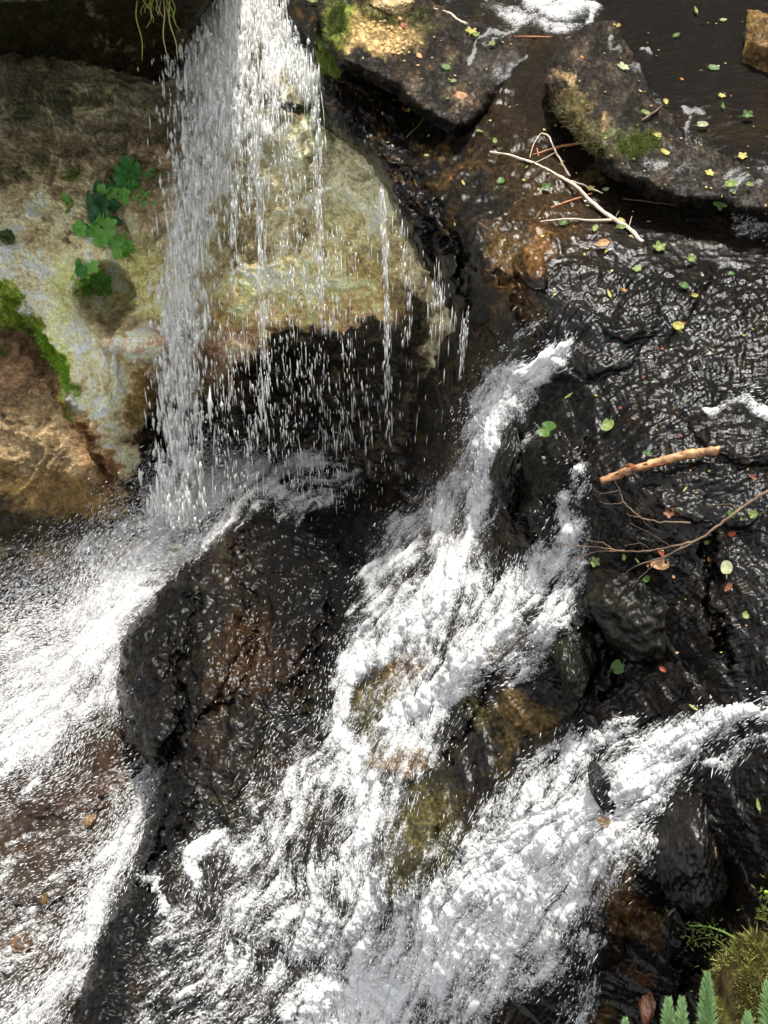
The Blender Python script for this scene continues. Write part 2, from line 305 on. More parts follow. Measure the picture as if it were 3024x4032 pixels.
DARK = srgb(44,40,36)*.9; BROWN = srgb(84,62,38); TAN = srgb(150,118,72); OLIVE = srgb(92,84,48); MOSS = srgb(86,100,34); MOSSB = srgb(120,140,30)

# ================================================================== A: the stepped rock bed with its wet right side and cascades
U, V = grid(-480, 4800, -360, 4560)
t = tA(U, V)
A_ST = [([(1640,1000),(1900,1000),(1960,1100),(2000,1250),(2060,1370),(2040,1450),(1960,1420),(1880,1330),(1800,1200),(1740,1100)], .0, 40)]
t = bumps(t, U, V, [(1180,2450,120,260,12,.10),(860,2520,90,300,10,.10),(950,2950,90,230,20,.06),(640,2850,60,200,15,.08),(1100,2180,150,90,30,.06),(620,2560,60,190,5,.08),
 (1640,2640,260,150,-35,.05),(1600,3350,130,260,12,.12),(1560,3000,120,110,0,.05),(1870,2600,100,100,-30,.05),(2120,2780,170,110,-10,.05),
 (1960,1150,90,200,-25,.06),(2090,1060,60,110,-20,.06),(1790,1120,50,150,-15,.05),(1560,720,60,140,-30,.05),(1640,950,60,150,-25,.06),
 (2150,1850,110,190,10,.10),(2230,1720,90,110,0,.06),(2120,2080,120,120,0,.08),(2600,1200,260,110,-35,.04),(2350,1400,220,100,-20,.04),(2900,1720,200,110,20,.05),
 (2230,2500,110,90,0,.10),(2700,2500,160,110,0,.04),(2450,2750,300,140,-20,.04),(2480,3450,150,190,20,.08),(2300,3700,160,160,20,.06),(2680,3700,110,170,10,.07),
 (1450,3650,120,140,0,.05),(1150,3950,260,120,-30,.05),(2780,2020,200,60,10,.03),(2440,3080,60,80,20,.08)])
w = fb2(U, V, 60, 4, 51)
cu_ = U+fb2(U, V, 110, 5, 55, .6)*120; cv_ = V+fb2(U, V, 110, 5, 56, .6)*120
for pl, wd_, dp in [([(770,2150),(760,2400),(720,2650),(730,2900),(650,3200),(560,3500)], 16, .16), ([(980,1990),(960,2300),(1010,2480),(980,2700),(820,2850)], 14, .13), ([(1350,2150),(1290,2420),(1230,2600),(1180,2800)], 16, .10), ([(740,2930),(760,3200),(700,3300)], 10, .06), ([(1620,1150),(1700,1420),(1650,1700)], 20, .12), ([(1800,1000),(1830,1200),(1900,1330)], 14, .06), ([(1350,330),(1500,560),(1640,800),(1730,1050),(1740,1300)], 16, .09), ([(1440,420),(1600,640),(1740,880),(1820,1080)], 14, .06), ([(1300,300),(1420,480),(1560,700),(1640,900),(1690,1100)], 12, .05), ([(1960,1050),(2060,1260),(2110,1330)], 14, .05), ([(1930,2600),(1850,2900),(1750,3000)], 16, .06), ([(2380,2480),(2420,2700),(2350,2750)], 18, .09), ([(2700,3450),(2750,3700),(2680,3900)], 22, .10), ([(2780,2100),(2800,2350),(2850,2600)], 14, .07), ([(2000,1900),(2100,2150),(2230,2450),(2230,2650)], 16, .08)]:
    t = t+(dp*.45 if pl[0][1] > 1900 and pl[0][0] < 1400 else dp*.8)*np.exp(-(dline(pl, cu_, cv_, [wd_]*len(pl)))**2)
POOLM = np.maximum(sstep(-10, 40, sdf([(2330,60),(2480,260),(2560,330),(2640,480),(2780,560),(2760,640),(3000,700),(3600,760),(3600,-420),(2300,-420)], U+w*20, V+w*20)), sstep(0, 60, sdf([(2060,180),(2280,160),(2200,330),(2330,600),(2700,850),(3600,900),(3600,1090),(2500,1080),(2300,800),(2100,560),(1950,330)], U, V))*.75)
dA = sdf(A_POLY, U+fb2(U, V, 70, 4, 52)*26, V+fb2(U, V, 70, 4, 53)*26)
t = curl(t, dA, 90, .18, .9, 60)
P = pos(U, V, t)
nA = np.array([-.25, -.35, .9]); nA /= np.linalg.norm(nA)
rgh = 1-.85*POOLM
disp = (fbm(P[..., 0]*2.2, P[..., 1]*2.2, P[..., 2]*2.2, 6, .55)*.06+fbm(P[..., 0]*5, P[..., 1]*5, P[..., 2]*9, 6, .6, True)*(.022+.035*sstep(1800, 2200, V)*sstep(1500, 1200, U)))*rgh
# bedding: little treads and risers in the stone
s = P[..., 2]*1.0+P[..., 0]*.12+fbm(P[..., 0]*1.5, P[..., 1]*1.5, P[..., 2]*1.5, 3)*.12
fr = (s/.11) % 1.0; disp = disp+(np.minimum(fr/.75, (1-fr)/.25)*.016-.008)*rgh*sstep(-.3, .3, fbm(P[..., 0]*2+9, P[..., 1]*2, P[..., 2]*2, 2)+.15)
P = P+nA*disp[..., None]
# wavelets of the running film of water
flowm = sstep(1900, 2150, U-(V-2000)*(-.1))*sstep(950, 1150, V+(3024-U)*-.02)
flowm = np.maximum(flowm*.9, .35); flowm = np.maximum(flowm, POOLM*.30)
flowm = flowm*sstep(-.6, .25, fb2(U, V, 150, 3, 57)+.15)
rp = smp(RIP, U, V)*.0026+smp(LIC_M, U, V)*.0022
nn = normals(P); P = P+nn*(rp*flowm*(t/4.6))[..., None]
# stone colour
pt = Paint(U, V, DARK)
n1 = 2*fb2(U, V, 210, 5, 71); pt.mix(sstep(.02, .35, n1)*.35, BROWN)
n2 = 2*fb2(U, V, 60, 5, 73, .65); pt.mix(sstep(.15, .5, n2)*.35, OLIVE)
pt.poly([(1840,80),(2250,180),(2200,420),(2320,640),(2500,850),(2400,1000),(2050,950),(1950,700),(1800,480)], srgb(96,70,38), 60, .42)
pt.poly([(1950,650),(2250,700),(2300,850),(2200,1000),(2050,950)], srgb(120,90,50), 60, .35)
pt.ell(2340,690,45,35,srgb(190,160,100)); pt.ell(2000,930,110,50,TAN,20,.6); pt.ell(1800,680,140,40,TAN,-15,.5); pt.ell(1720,590,90,25,TAN,-25,.6)
pt.ell(2030,1130,60,190,srgb(150,112,62),-25,.75); pt.ell(2130,1010,45,100,srgb(196,140,80),-20,.85); pt.ell(1980,1020,40,90,TAN,-20,.7); pt.ell(1960,1230,30,100,srgb(160,126,80),15,.7); pt.ell(1540,680,30,90,srgb(120,84,46),-20,.7)
pt.ell(1480,500,40,60,srgb(120,90,50),-30,.5); pt.ell(1880,1450,60,130,srgb(120,94,60),0,.5); pt.ell(1750,1450,70,200,srgb(84,66,44),0,.5); pt.ell(1700,1750,60,160,srgb(70,54,38),0,.5); pt.ell(1750,2050,130,110,srgb(140,116,84),-30,.6)
for e in [(1000,2550,90,200,srgb(104,70,36),20),(660,2680,60,150,srgb(110,82,40),10),(1150,2580,200,140,srgb(92,60,36),-20),(880,2650,90,150,srgb(88,64,36),0),(820,2900,60,170,srgb(86,60,36),25),(1050,3050,150,120,srgb(74,56,40),0),(1560,2660,150,60,srgb(140,104,52),-30),(1650,3350,120,260,srgb(104,96,58),10),
          (1480,2760,120,110,srgb(110,100,64),0),(1950,2550,110,50,srgb(120,98,56),-30),(2080,2830,120,70,srgb(140,110,60),20),(1560,3000,110,60,srgb(160,128,88),0),(1900,2800,100,60,srgb(96,90,50),0),(2030,2900,60,120,srgb(110,90,50),20),
          (2430,3560,80,130,srgb(128,94,52),-25),(2400,3440,110,70,srgb(130,104,70),0),(2560,3650,70,60,srgb(130,100,66),0),(2500,3850,40,60,srgb(110,74,50),0),(2370,4000,60,50,srgb(110,84,40),0),(2420,3150,55,30,srgb(176,140,100),25),
          (1800,1850,60,90,srgb(110,88,62),0),(2350,3130,30,20,srgb(90,60,30),0),(600,3500,90,40,srgb(90,90,74),-40),(900,3500,200,200,srgb(84,76,68),0),(1200,3900,300,200,srgb(80,76,70),0)]:
    pt.ell(*e[:4], e[4]*(1. if e[0] < 1300 else 2.), e[5], .5 if e[0] < 1300 else .8)
pt.ell(1305,230,55,55,MOSSB*.8,20,.9,.1); pt.ell(1330,90,60,80,MOSS,0,.8,.1); pt.ell(1270,470,22,60,srgb(70,110,30),0,.9,.2); pt.ell(1400,560,20,60,srgb(60,80,24),-40,.6,.3)
pt.ell(2250,2530,60,90,srgb(52,62,30),0,.8); pt.ell(2000,1800,60,120,srgb(44,56,34),0,.6); pt.ell(2070,1900,60,120,srgb(40,52,34),0,.6)
pt.poly([(2860,3980),(2740,3900),(2780,3600),(2900,3500),(3000,3400),(3100,3350),(3500,3300),(3500,4440),(2500,4440)], srgb(60,50,34), 30, .8, .2)
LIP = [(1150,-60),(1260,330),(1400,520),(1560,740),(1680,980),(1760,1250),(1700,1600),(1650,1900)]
pt.mix(sstep(1.5, .6, dline(LIP, pt.wu, pt.wv, [70,80,110,130,150,150,140,130])), srgb(30,26,24), .8)  # black lip stone, with the shade of its face painted in
pt.mix(sstep(.25, .5, 2*fb2(U, V, 50, 4, 79))*sstep(1.5, .6, dline(LIP, pt.wu, pt.wv, [70,80,110,130,150,150,140,130])), srgb(120,88,46), .7)
RIDGE = [(700,2250),(640,2600),(720,2950),(640,3300),(480,3700),(360,4100)]
pt.mix(sstep(1.5, .5, dline(RIDGE, pt.wu, pt.wv, [120,140,90,100,110,120])), srgb(28,26,24), .85, .5)
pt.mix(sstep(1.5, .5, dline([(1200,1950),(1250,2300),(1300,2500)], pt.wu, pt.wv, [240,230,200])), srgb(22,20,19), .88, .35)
spk = fb2(U, V, 14, 3, 77, .7)
pt.c *= np.exp(2.2*spk)[..., None]
pt.mix(POOLM, srgb(40,30,14), .9); pt.ell(2900,500,300,60,srgb(70,54,28),0,.5)
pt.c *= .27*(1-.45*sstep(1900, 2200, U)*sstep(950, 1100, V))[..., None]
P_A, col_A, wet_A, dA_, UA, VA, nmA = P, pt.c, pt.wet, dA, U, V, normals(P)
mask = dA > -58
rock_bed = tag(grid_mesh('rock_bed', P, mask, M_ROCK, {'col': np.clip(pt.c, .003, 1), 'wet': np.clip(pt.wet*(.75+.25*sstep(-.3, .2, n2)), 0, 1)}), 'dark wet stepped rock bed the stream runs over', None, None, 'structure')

# ================================================================== B: the pale cliff under the lip and the basin at its foot
U, V = grid(-1450, 2150, -360, 4560)
t = tB(U, V)
t = bumps(t, U, V, [(560,1360,170,70,5,.20),(940,1390,130,60,0,.18),(150,1750,320,380,25,.12),(380,1000,190,60,25,.06),(1400,700,150,150,20,.05),(1150,1150,300,160,-5,.06),
   (700,900,160,120,0,.05),(1160,380,170,40,-5,.0),(300,1350,90,260,-25,.06),(450,1550,60,200,-10,.07),(250,3150,200,80,0,.04),(100,3500,240,60,0,.04),(420,3050,120,90,0,.05)])
U2 = U+fb2(U, V, 80, 4, 81)*40; V2 = V+fb2(U, V, 80, 4, 83)*40
t = t+.40*sstep(1.15, .75, np.hypot((U2-425)/105, (V2-1160)/120))           # the planted hollow
t = t+.18*sstep(0, 30, sdf([(-1500,900),(0,1090),(110,1260),(200,1380),(250,1480),(330,1600),(400,1750),(480,1900),(500,1960),(440,1960),(300,1700),(160,1500),(60,1350),(-500,1150)], U2, V2))*sstep(900, 1200, V)
t = t+.12*sstep(-12, 12, sdf([(1060,395),(1250,425),(1260,480),(1180,460),(1070,430)], U2, V2))
t = t+.25*sstep(1390, 1480, V2-(U-1000)*-.12)*sstep(560, 700, U)*sstep(2000, 1850, V)
P = pos(U, V, t); nB = np.array([-.45, -.75, .45]); nB /= np.linalg.norm(nB)
disp = fbm(P[..., 0]*1.6, P[..., 1]*1.6, P[..., 2]*2.2, 7, .6)*.15+fbm(P[..., 0]*3, P[..., 1]*3, P[..., 2]*5, 6, .62, True)*.045
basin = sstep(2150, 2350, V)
bw = V*.55+U*.5+fb2(U, V, 420, 4, 109)*520; disp = disp+fbm(bw/60, U/700, np.float32(4.4), 4, .6)*.05
disp = disp*(1-.55*basin); P = P+nB*disp[..., None]
rp = smp(RIP, U, V)*.0014+smp(LIC_M, U, V)*.003
P = P+normals(P)*(rp*basin)[..., None]
pt = Paint(U, V, srgb(168,156,122), 34, 130, 90)
pt.wet[:] = .12
def zone(*a, **k): pt.poly(*a, **k)
zone([(-1500,-400),(1400,-400),(1300,300),(900,420),(760,640),(400,560),(-500,620)], srgb(104,100,82), soft=90)  # stained upper wall, darkened further: overhang shade painted into the colour
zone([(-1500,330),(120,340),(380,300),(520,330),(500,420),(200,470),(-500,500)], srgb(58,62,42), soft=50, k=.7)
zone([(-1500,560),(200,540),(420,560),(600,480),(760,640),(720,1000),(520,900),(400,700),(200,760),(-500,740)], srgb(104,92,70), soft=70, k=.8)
zone([(-1500,1000),(50,950),(200,1000),(360,1000),(330,1250),(430,1600),(500,1900),(350,1700),(200,1430),(100,1250),(-500,1100)], srgb(206,192,154), soft=40)
zone([(300,880),(420,1000),(560,1080),(600,1180),(520,1180),(440,1070),(300,1060)], srgb(200,176,138), soft=20)
zone([(240,1000),(300,1050),(290,1250),(330,1550),(260,1500),(200,1350),(180,1150)], srgb(204,204,110), soft=40, k=.75)
zone([(480,1000),(560,950),(640,1000),(640,1280),(590,1260),(520,1100)], srgb(150,150,74), soft=40, k=.6)
zone([(400,1230),(580,1200),(600,1330),(420,1300)], srgb(84,72,46), soft=30, k=.7)
zone([(400,1310),(600,1290),(620,1420),(450,1430)], srgb(196,160,138), soft=20)
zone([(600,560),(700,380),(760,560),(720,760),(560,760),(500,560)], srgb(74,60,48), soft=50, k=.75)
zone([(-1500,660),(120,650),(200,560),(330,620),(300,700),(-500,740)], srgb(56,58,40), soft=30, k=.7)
zone([(180,680),(230,680),(260,790),(190,800)], srgb(86,68,52), soft=25, k=.8)
zone([(80,850),(180,840),(200,960),(60,950)], srgb(110,84,60), soft=30, k=.6)
# right side of the wall
zone([(1050,250),(1280,450),(1500,650),(1560,860),(1480,900),(1300,900),(1150,800),(980,600)], srgb(170,166,134), soft=50)
zone([(860,1120),(1150,1020),(1400,980),(1600,1050),(1640,1300),(1400,1300),(1150,1380),(860,1340)], srgb(176,148,96), soft=60, k=.85)
zone([(1250,820),(1600,900),(1620,1120),(1300,1060)], srgb(130,124,80), soft=50, k=.6)
zone([(900,880),(1000,860),(1100,950),(1080,1080),(930,1050)], srgb(90,84,54), soft=40, k=.6)
zone([(1150,860),(1240,860),(1220,1000),(1140,1000)], srgb(70,72,44), soft=30, k=.7)
pt.ell(1150,1110,130,40,srgb(196,178,144),0,.6); pt.ell(1230,460,90,45,srgb(40,44,30),10,.9,.8); pt.ell(1270,480,30,70,srgb(66,110,34),0,.8,.3)
zone([(1060,395),(1250,425),(1260,480),(1180,460),(1070,430)], srgb(30,32,24), soft=14, wet=.8)
zone([(600,1310),(1000,1310),(1060,1380),(960,1460),(850,1500),(640,1480)], srgb(150,120,98), soft=22, k=.9)
zone([(1080,1300),(1250,1270),(1640,1280),(1700,2100),(500,2150),(520,1700),(600,1620),(700,1600),(820,1540),(1000,1440)], srgb(40,34,28)*.35, soft=22, wet=.9)  # wet recess under the ledge, its shade painted near-black into the colour
zone([(480,1430),(640,1430),(660,1560),(560,1660),(500,1700)], srgb(110,92,54), soft=26)
pt.ell(880,1530,120,60,srgb(84,60,40),0,.6,.6)
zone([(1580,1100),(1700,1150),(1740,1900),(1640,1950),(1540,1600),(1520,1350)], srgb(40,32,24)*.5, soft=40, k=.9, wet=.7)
zone([(1480,1130),(1560,1080),(1600,1230),(1560,1300),(1490,1250)], srgb(90,70,38), soft=40, k=.6, wet=.6)
# lower left rock
zone([(-1500,1180),(0,1200),(120,1300),(230,1450),(330,1640),(430,1800),(510,1960),(520,2060),(300,2080),(-500,2180)], srgb(142,122,90), soft=16)
zone([(-1500,1180),(0,1200),(120,1300),(230,1450),(200,1560),(0,1500),(-500,1500)], srgb(104,78,58), soft=50, k=.8)
zone([(200,1480),(300,1550),(400,1750),(500,1930),(430,1960),(340,1800),(280,1650)], srgb(170,122,84), soft=50, k=.7)
zone([(-1500,1850),(200,1850),(500,1960),(520,2080),(300,2150),(-500,2250)], srgb(110,86,40), soft=40, k=.8, wet=.5)
zone([(-1500,2050),(200,2000),(520,2050),(560,2300),(-500,2500)], srgb(44,44,28), soft=40, k=.9, wet=.8)
pt.ell(60,1560,70,60,srgb(90,66,48),20,.6); pt.ell(30,2020,50,70,srgb(40,32,20),0,.8)
zone([(-1500,1060),(0,1080),(90,1180),(160,1290),(235,1400),(200,1420),(120,1340),(60,1290),(-500,1250)], srgb(110,134,34), soft=10, wet=0)
zone([(150,1290),(235,1390),(300,1520),(340,1620),(330,1640),(260,1500),(150,1340)], srgb(130,156,34), soft=6, wet=0)
zone([(-1500,2250),(500,2200),(900,2200),(2100,2500),(2100,4440),(-500,4440)], srgb(92,76,64), soft=60, wet=.85)
zone([(0,2950),(500,2900),(560,3100),(200,3250),(0,3250)], srgb(100,74,58), soft=60, k=.7)
pt.ell(100,3700,250,100,srgb(104,80,58),0,.6); pt.ell(50,3350,120,50,srgb(110,80,50),0,.5)
n2 = 2.2*fb2(U, V, 45, 6, 93, .7); n3 = fb2(U, V, 120, 6, 95, .65, True)
dry = 1-basin
pt.mix(sstep(.05, .45, n2)*.42*dry, srgb(86,78,54)); pt.mix(sstep(.25, .6, 2.2*fb2(U, V, 90, 6, 97, .7))*.7*dry*sstep(1300, 900, V), srgb(62,66,38))
pt.mix(sstep(.1, .5, 2.2*fb2(U, V, 70, 6, 105, .7))*.22*dry*sstep(1350, 1150, V), srgb(202,182,140))
br = np.exp(.8*fb2(U, V, 160, 5, 107, .6)); pt.c *= br[..., None]
bw = V*.55+U*.5+fb2(U, V, 420, 4, 109)*520; band = fbm(bw/60, U/700, np.float32(4.4), 4, .6); pt.c *= np.exp(1.0*band)[..., None]
crk = sstep(.045, .0, np.abs(fb2(U+V*.2, V*.6, 130, 5, 99, .6)))*sstep(-.1, .2, fb2(U, V, 200, 2, 101))
pt.mix(crk*.6*dry, srgb(56,48,36))
pt.c *= np.exp(1.0*fb2(U, V, 12, 3, 103, .7))[..., None]
P_B, UB, VB, nmB = P, U, V, normals(P)
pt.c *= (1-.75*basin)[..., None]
cliff = tag(grid_mesh('cliff', P, ~((sdf(A_POLY, U, V) > 170) & (V < 900)), M_CLIFF, {'col': np.clip((pt.c*.92+.08*pt.c.mean(-1, keepdims=True))*(1+.72*dry*sstep(300, 900, V)*sstep(.012, .10, pt.c.mean(-1)))[..., None]*(1-.48*sstep(-20, 20, sdf([(-1500,1180),(0,1200),(120,1300),(230,1450),(330,1640),(430,1800),(520,2000),(520,2100),(-500,2250)], pt.wu, pt.wv)))[..., None]*1.3*np.array([1.05, 1.0, .92]), .003, .8), 'wet': np.clip(pt.wet, 0, 1)}), 'pale stained cliff wall behind the waterfall and its basin', None, None, 'structure')  # colour gain fades towards the top, leaving the painted overhang shade there

# ================================================================== C: the dark mossy overhang, top left
U, V = grid(-1450, 1010, -420, 460)
poly = [(-1700,90),(-600,150),(0,185),(180,190),(330,215),(420,240),(500,262),(560,300),(610,312),(700,290),(720,250),(745,150),(790,40),(850,-80),(980,-500),(-1700,-500)]
d = sdf(poly, U+fb2(U, V, 50, 4, 111)*30, V+fb2(U, V, 50, 4, 113)*30)
t = 8.3-(240-V)*.0056*(1+0*U)+.0004*(U-400)
t = np.maximum(t, 6.9)
t = curl(t, d, 120, .22, 1.3, 60)
P = pos(U, V, t)
P = P+np.array([-.2, -.8, -.1])*(fbm(P[..., 0]*3, P[..., 1]*3, P[..., 2]*5, 6, .6)*.10)[..., None]
pt = Paint(U, V, srgb(52,42,26)); pt.wet[:] = .15
pt.mix(sstep(0, .4, 2*fb2(U, V, 70, 5, 115))*.8, srgb(52,58,20)); pt.mix(sstep(.15, .5, 2*fb2(U, V, 40, 5, 117))*.6, srgb(90,66,44))
for e in [(340,45,24,16),(405,140,14,30),(440,190,10,30),(520,180,22,12),(520,240,10,8),(720,170,30,40),(600,170,14,8)]: pt.ell(*e, srgb(170,146,120), 20, .7)
pt.ell(800,150,60,100,srgb(50,50,30),0,.6,.9)
pt.c *= .5*np.exp(2*fb2(U, V, 14, 3, 119, .7))[..., None]
overhang = tag(grid_mesh('overhang', P, d > -58, M_CLIFF, {'col': np.clip(pt.c, .002, 1), 'wet': np.clip(pt.wet, 0, 1)}), 'dark mossy rock overhang above the pale cliff', None, None, 'structure')
P_C, UC, VC, nmC = P, U, V, normals(P)

def near(which, u, v):
    """point and normal of a surface under a parameter position"""
    Pg, Ug, Vg, Ng = {'A': (P_A, UA, VA, nmA), 'B': (P_B, UB, VB, nmB), 'C': (P_C, UC, VC, nmC)}[which]
    i = np.clip(np.searchsorted(Ug[0], u), 0, Ug.shape[1]-1); j = np.clip(np.searchsorted(Vg[:, 0], v), 0, Ug.shape[0]-1)
    return Pg[j, i], Ng[j, i]
# ================================================================== raised slabs lying on the upper bed
def slab(name, poly, zf, label, paint, rad=80, dep=.12, skirt=.30, sk=40, seed=0, rough=.02):
    a = np.array(poly); U, V = np.meshgrid(np.arange(a[:, 0].min()-80, min(a[:, 0].max()+80, 3500), 4.5), np.arange(a[:, 1].min()-80, a[:, 1].max()+80, 4.5))
    d = sdf(poly, U+fb2(U, V, 90, 4, 121+seed)*26, V+fb2(U, V, 90, 4, 123+seed)*16)
    t = z2t(U, V, zf(U, V)); t = curl(t, d, rad, dep, skirt, sk); P = pos(U, V, t)
    dz = fbm(P[..., 0]*3, P[..., 1]*3, P[..., 2]*3+seed, 6, .6)*rough*2+fbm(P[..., 0]*14, P[..., 1]*14, P[..., 2]*14, 4, .6)*.008
    P[..., 2] += dz; P[..., 1] -= dz*.5
    pt = Paint(U, V, DARK*1.0); pt.wet[:] = .14; paint(pt, U, V)
    pt.c *= .85*np.exp(2.2*fb2(U, V, 12, 3, 127, .7)+1.2*fb2(U, V, 70, 5, 129))[..., None]
    o = grid_mesh(name, P, d > -sk+4, M_ROCK, {'col': np.clip(pt.c, .003, 1), 'wet': np.clip(pt.wet, 0, 1)})
    return tag(o, label, 'rock'), (P, U, V, normals(P))
def paint1(pt, U, V):
    pt.mix(sstep(0, .5, fb2(U, V, 80, 5, 131))*.5, srgb(92,78,56)); pt.ell(1480,120,170,80,srgb(150,126,84),15,.8,.1); pt.ell(1400,110,70,70,srgb(176,146,100),0,.6,.05)
    pt.ell(1420,60,90,50,srgb(110,104,50),0,.6,.05); pt.ell(1335,90,50,80,MOSS,0,.8,.05); pt.ell(1560,60,160,40,srgb(76,74,40),10,.6,.1); pt.ell(1850,420,50,30,srgb(120,100,80),0,.5,.5); pt.ell(1500,190,80,40,srgb(190,160,110),20,.5,.05)
    pt.ell(1950,280,110,90,srgb(70,64,60),0,.5,.9); pt.ell(1620,290,90,40,srgb(60,48,36),0,.5,.7)
def paint2(pt, U, V):
    pt.mix(sstep(-.1, .4, fb2(U, V, 80, 5, 133))*.5, srgb(84,72,60)); pt.ell(2235,300,30,45,srgb(150,126,92),0,.8,.05); pt.ell(2400,500,35,45,srgb(150,120,86),20,.8,.1); pt.ell(2240,420,60,90,srgb(84,74,44),-30,.7,.05)
    pt.ell(2300,520,130,60,srgb(74,70,38),35,.6,.05); pt.ell(2500,560,90,50,MOSS*.8,0,.6,.1); pt.ell(2560,560,200,50,srgb(70,62,56),10,.5,.6); pt.ell(2560,480,70,30,srgb(24,20,16),-20,.8,.6)
SL1 = [(1290,-120),(1285,60),(1300,150),(1350,240),(1440,270),(1540,330),(1640,400),(1730,470),(1790,500),(1850,480),(1900,420),(1990,330),(2050,240),(2060,170),(1960,120),(1830,100),(1740,50),(1660,20),(1500,-120)]
SL2 = [(2330,110),(2410,110),(2450,190),(2480,260),(2540,310),(2600,400),(2680,480),(2800,560),(2900,640),(3200,700),(3500,760),(3500,880),(3000,840),(2800,800),(2640,775),(2520,730),(2420,670),(2370,600),(2330,560),(2240,480),(2200,390),(2180,330),(2200,250),(2260,170)]
slab1, G1 = slab('rock_slab', SL1, lambda U, V: .20-.00018*np.clip(U-1300, 0, 900)-.0001*np.clip(V-300, 0, 300), 'low flat rock slab beside the fall, tan grit and moss on its top', paint1, seed=1)
slab2, G2 = slab('rock_slab', SL2, lambda U, V: .27-.00022*np.clip(U-2200, 0, 500), 'long dark rock slab dividing the still upper pool from the lower stream', paint2, seed=5, dep=.16, skirt=.28, rad=120)
GR = {'A': (P_A, UA, VA, nmA), 'B': (P_B, UB, VB, nmB), 'C': (P_C, UC, VC, nmC), '1': G1, '2': G2}
def near(which, u, v):
    Pg, Ug, Vg, Ng = GR[which]
    i = np.clip(np.searchsorted(Ug[0], u), 0, Ug.shape[1]-1); j = np.clip(np.searchsorted(Vg[:, 0], v), 0, Ug.shape[0]-1)
    return Pg[j, i], Ng[j, i]

# ================================================================== boulders
import bmesh
_bm = bmesh.new(); bmesh.ops.create_icosphere(_bm, subdivisions=6, radius=1); ICO_V = np.array([v.co[:] for v in _bm.verts]); ICO_F = np.array([[v.index for v in f.verts] for f in _bm.faces]); _bm.free()
def boulder(which, u, v, ru, rv, rd, col, col2, wet, label, seed, rot=0, sink=.25, flat=0, name='boulder', cuts=7, rise=.8):
    p, n = near(which, u, v); t = np.dot(p-np.array([0, 0, CAMZ]), [0, ct, -st])
    r = np.random.default_rng(seed); X = ICO_V.copy()
    for k in range(cuts):
        q = r.normal(size=3); q /= np.linalg.norm(q); h = r.uniform(.55, .85); dd = X@q; X -= np.maximum(dd-h, 0)[:, None]*q*.9
    X *= (1+.24*fbm(ICO_V[:, 0]*1.3+seed, ICO_V[:, 1]*1.3, ICO_V[:, 2]*1.3, 3)+.13*fbm(ICO_V[:, 0]*4+seed, ICO_V[:, 1]*4, ICO_V[:, 2]*4, 6, .65, True))[:, None]
    s = t/FPX; X = X*np.array([ru*s, rd, rv*s/rise]); c, q = math.cos(R(rot)), math.sin(R(rot))
    X = np.stack([X[:, 0]*c+X[:, 2]*q, X[:, 1], -X[:, 0]*q+X[:, 2]*c], 1)
    W_ = X+p-np.array([0, -.3, 1])*sink*min(rd, rv*s)
    m = sstep(-.1, .3, fbm(X[:, 0]*9+seed, X[:, 1]*9, X[:, 2]*9, 5, .6))[:, None]
    C_ = np.array(col)*(1-m)+np.array(col2)*m; C_ = C_*(.3 if wet >= .5 and max(col) < .06 else 1.)*(1+.8*fbm(X[:, 0]*40, X[:, 1]*40, X[:, 2]*40, 3, .7))[:, None]
    return tag(build(name, W_, ICO_F, M_ROCK, {'col': np.clip(C_, .003, 1), 'wet': np.full(len(W_), wet)}), label, 'rock')
boulder('1', 1540, 25, 80, 34, .16, srgb(150,126,90), srgb(200,176,134), .05, 'dry tan stone resting on the rock slab at the top edge', 3, sink=-.35, name='stone')
boulder('A', 3000, 215, 90, 110, .35, srgb(90,70,44), srgb(130,104,64), .3, 'brown mossy rock standing in the upper pool at the right edge', 5, sink=.1)
boulder('A', 2520, 2370, 210, 150, .22, srgb(44,42,34), srgb(60,56,40), .5, 'broad dark boulder under the thin twigs of the long branch', 8, sink=.55)
boulder('A', 2270, 2560, 90, 80, .18, srgb(36,44,26), srgb(60,70,34), .6, 'dark boulder with green moss beside the middle cascade', 12, sink=.75)
boulder('A', 2740, 3300, 130, 170, .22, srgb(34,30,26), srgb(48,42,36), 1., 'black wet boulder right of the lowest cascade', 14, 20, sink=.4)
boulder('A', 2735, 3400, 42, 62, .09, srgb(120,94,70), srgb(146,116,88), .8, 'tan triangular stone face wedged into the black boulder', 17, 25, sink=-1.6, name='stone', cuts=9)
boulder('A', 2545, 3960, 24, 46, .06, srgb(120,70,40), srgb(168,130,110), .8, 'small reddish stone between the black rocks near the bottom', 19, 10, sink=-.2, name='stone')
boulder('A', 2385, 3110, 48, 75, .1, srgb(52,50,54), srgb(80,76,78), .9, 'grey stone poking out of the white water of the lowest cascade', 23, -25, sink=.25, name='stone')
boulder('A', 2392, 3235, 42, 30, .07, srgb(176,142,104), srgb(200,166,124), .6, 'tan stone washed by white water just below the grey stone', 29, -25, sink=-.5, name='stone')
boulder('B', 175, 3540, 22, 26, .04, srgb(96,76,44), srgb(80,60,36), .7, 'small yellowish stone in the shallow basin at the left edge', 31, name='stone', sink=-.3)
boulder('B', 85, 3710, 42, 20, .05, srgb(110,84,62), srgb(70,58,46), .7, 'flat pinkish stone in the basin, lower left corner', 37, name='stone', sink=-.3)
boulder('B', 365, 3235, 26, 24, .04, srgb(130,104,76), srgb(90,70,50), .7, 'pale small stone in the basin left of the dark rib', 41, name='stone', sink=-.3)
boulder('A', 2000, 1790, 75, 140, .2, srgb(34,40,30), srgb(48,56,38), .9, 'dark greenish boulder splitting the upper cascade from the stream', 43, 10, sink=.62)

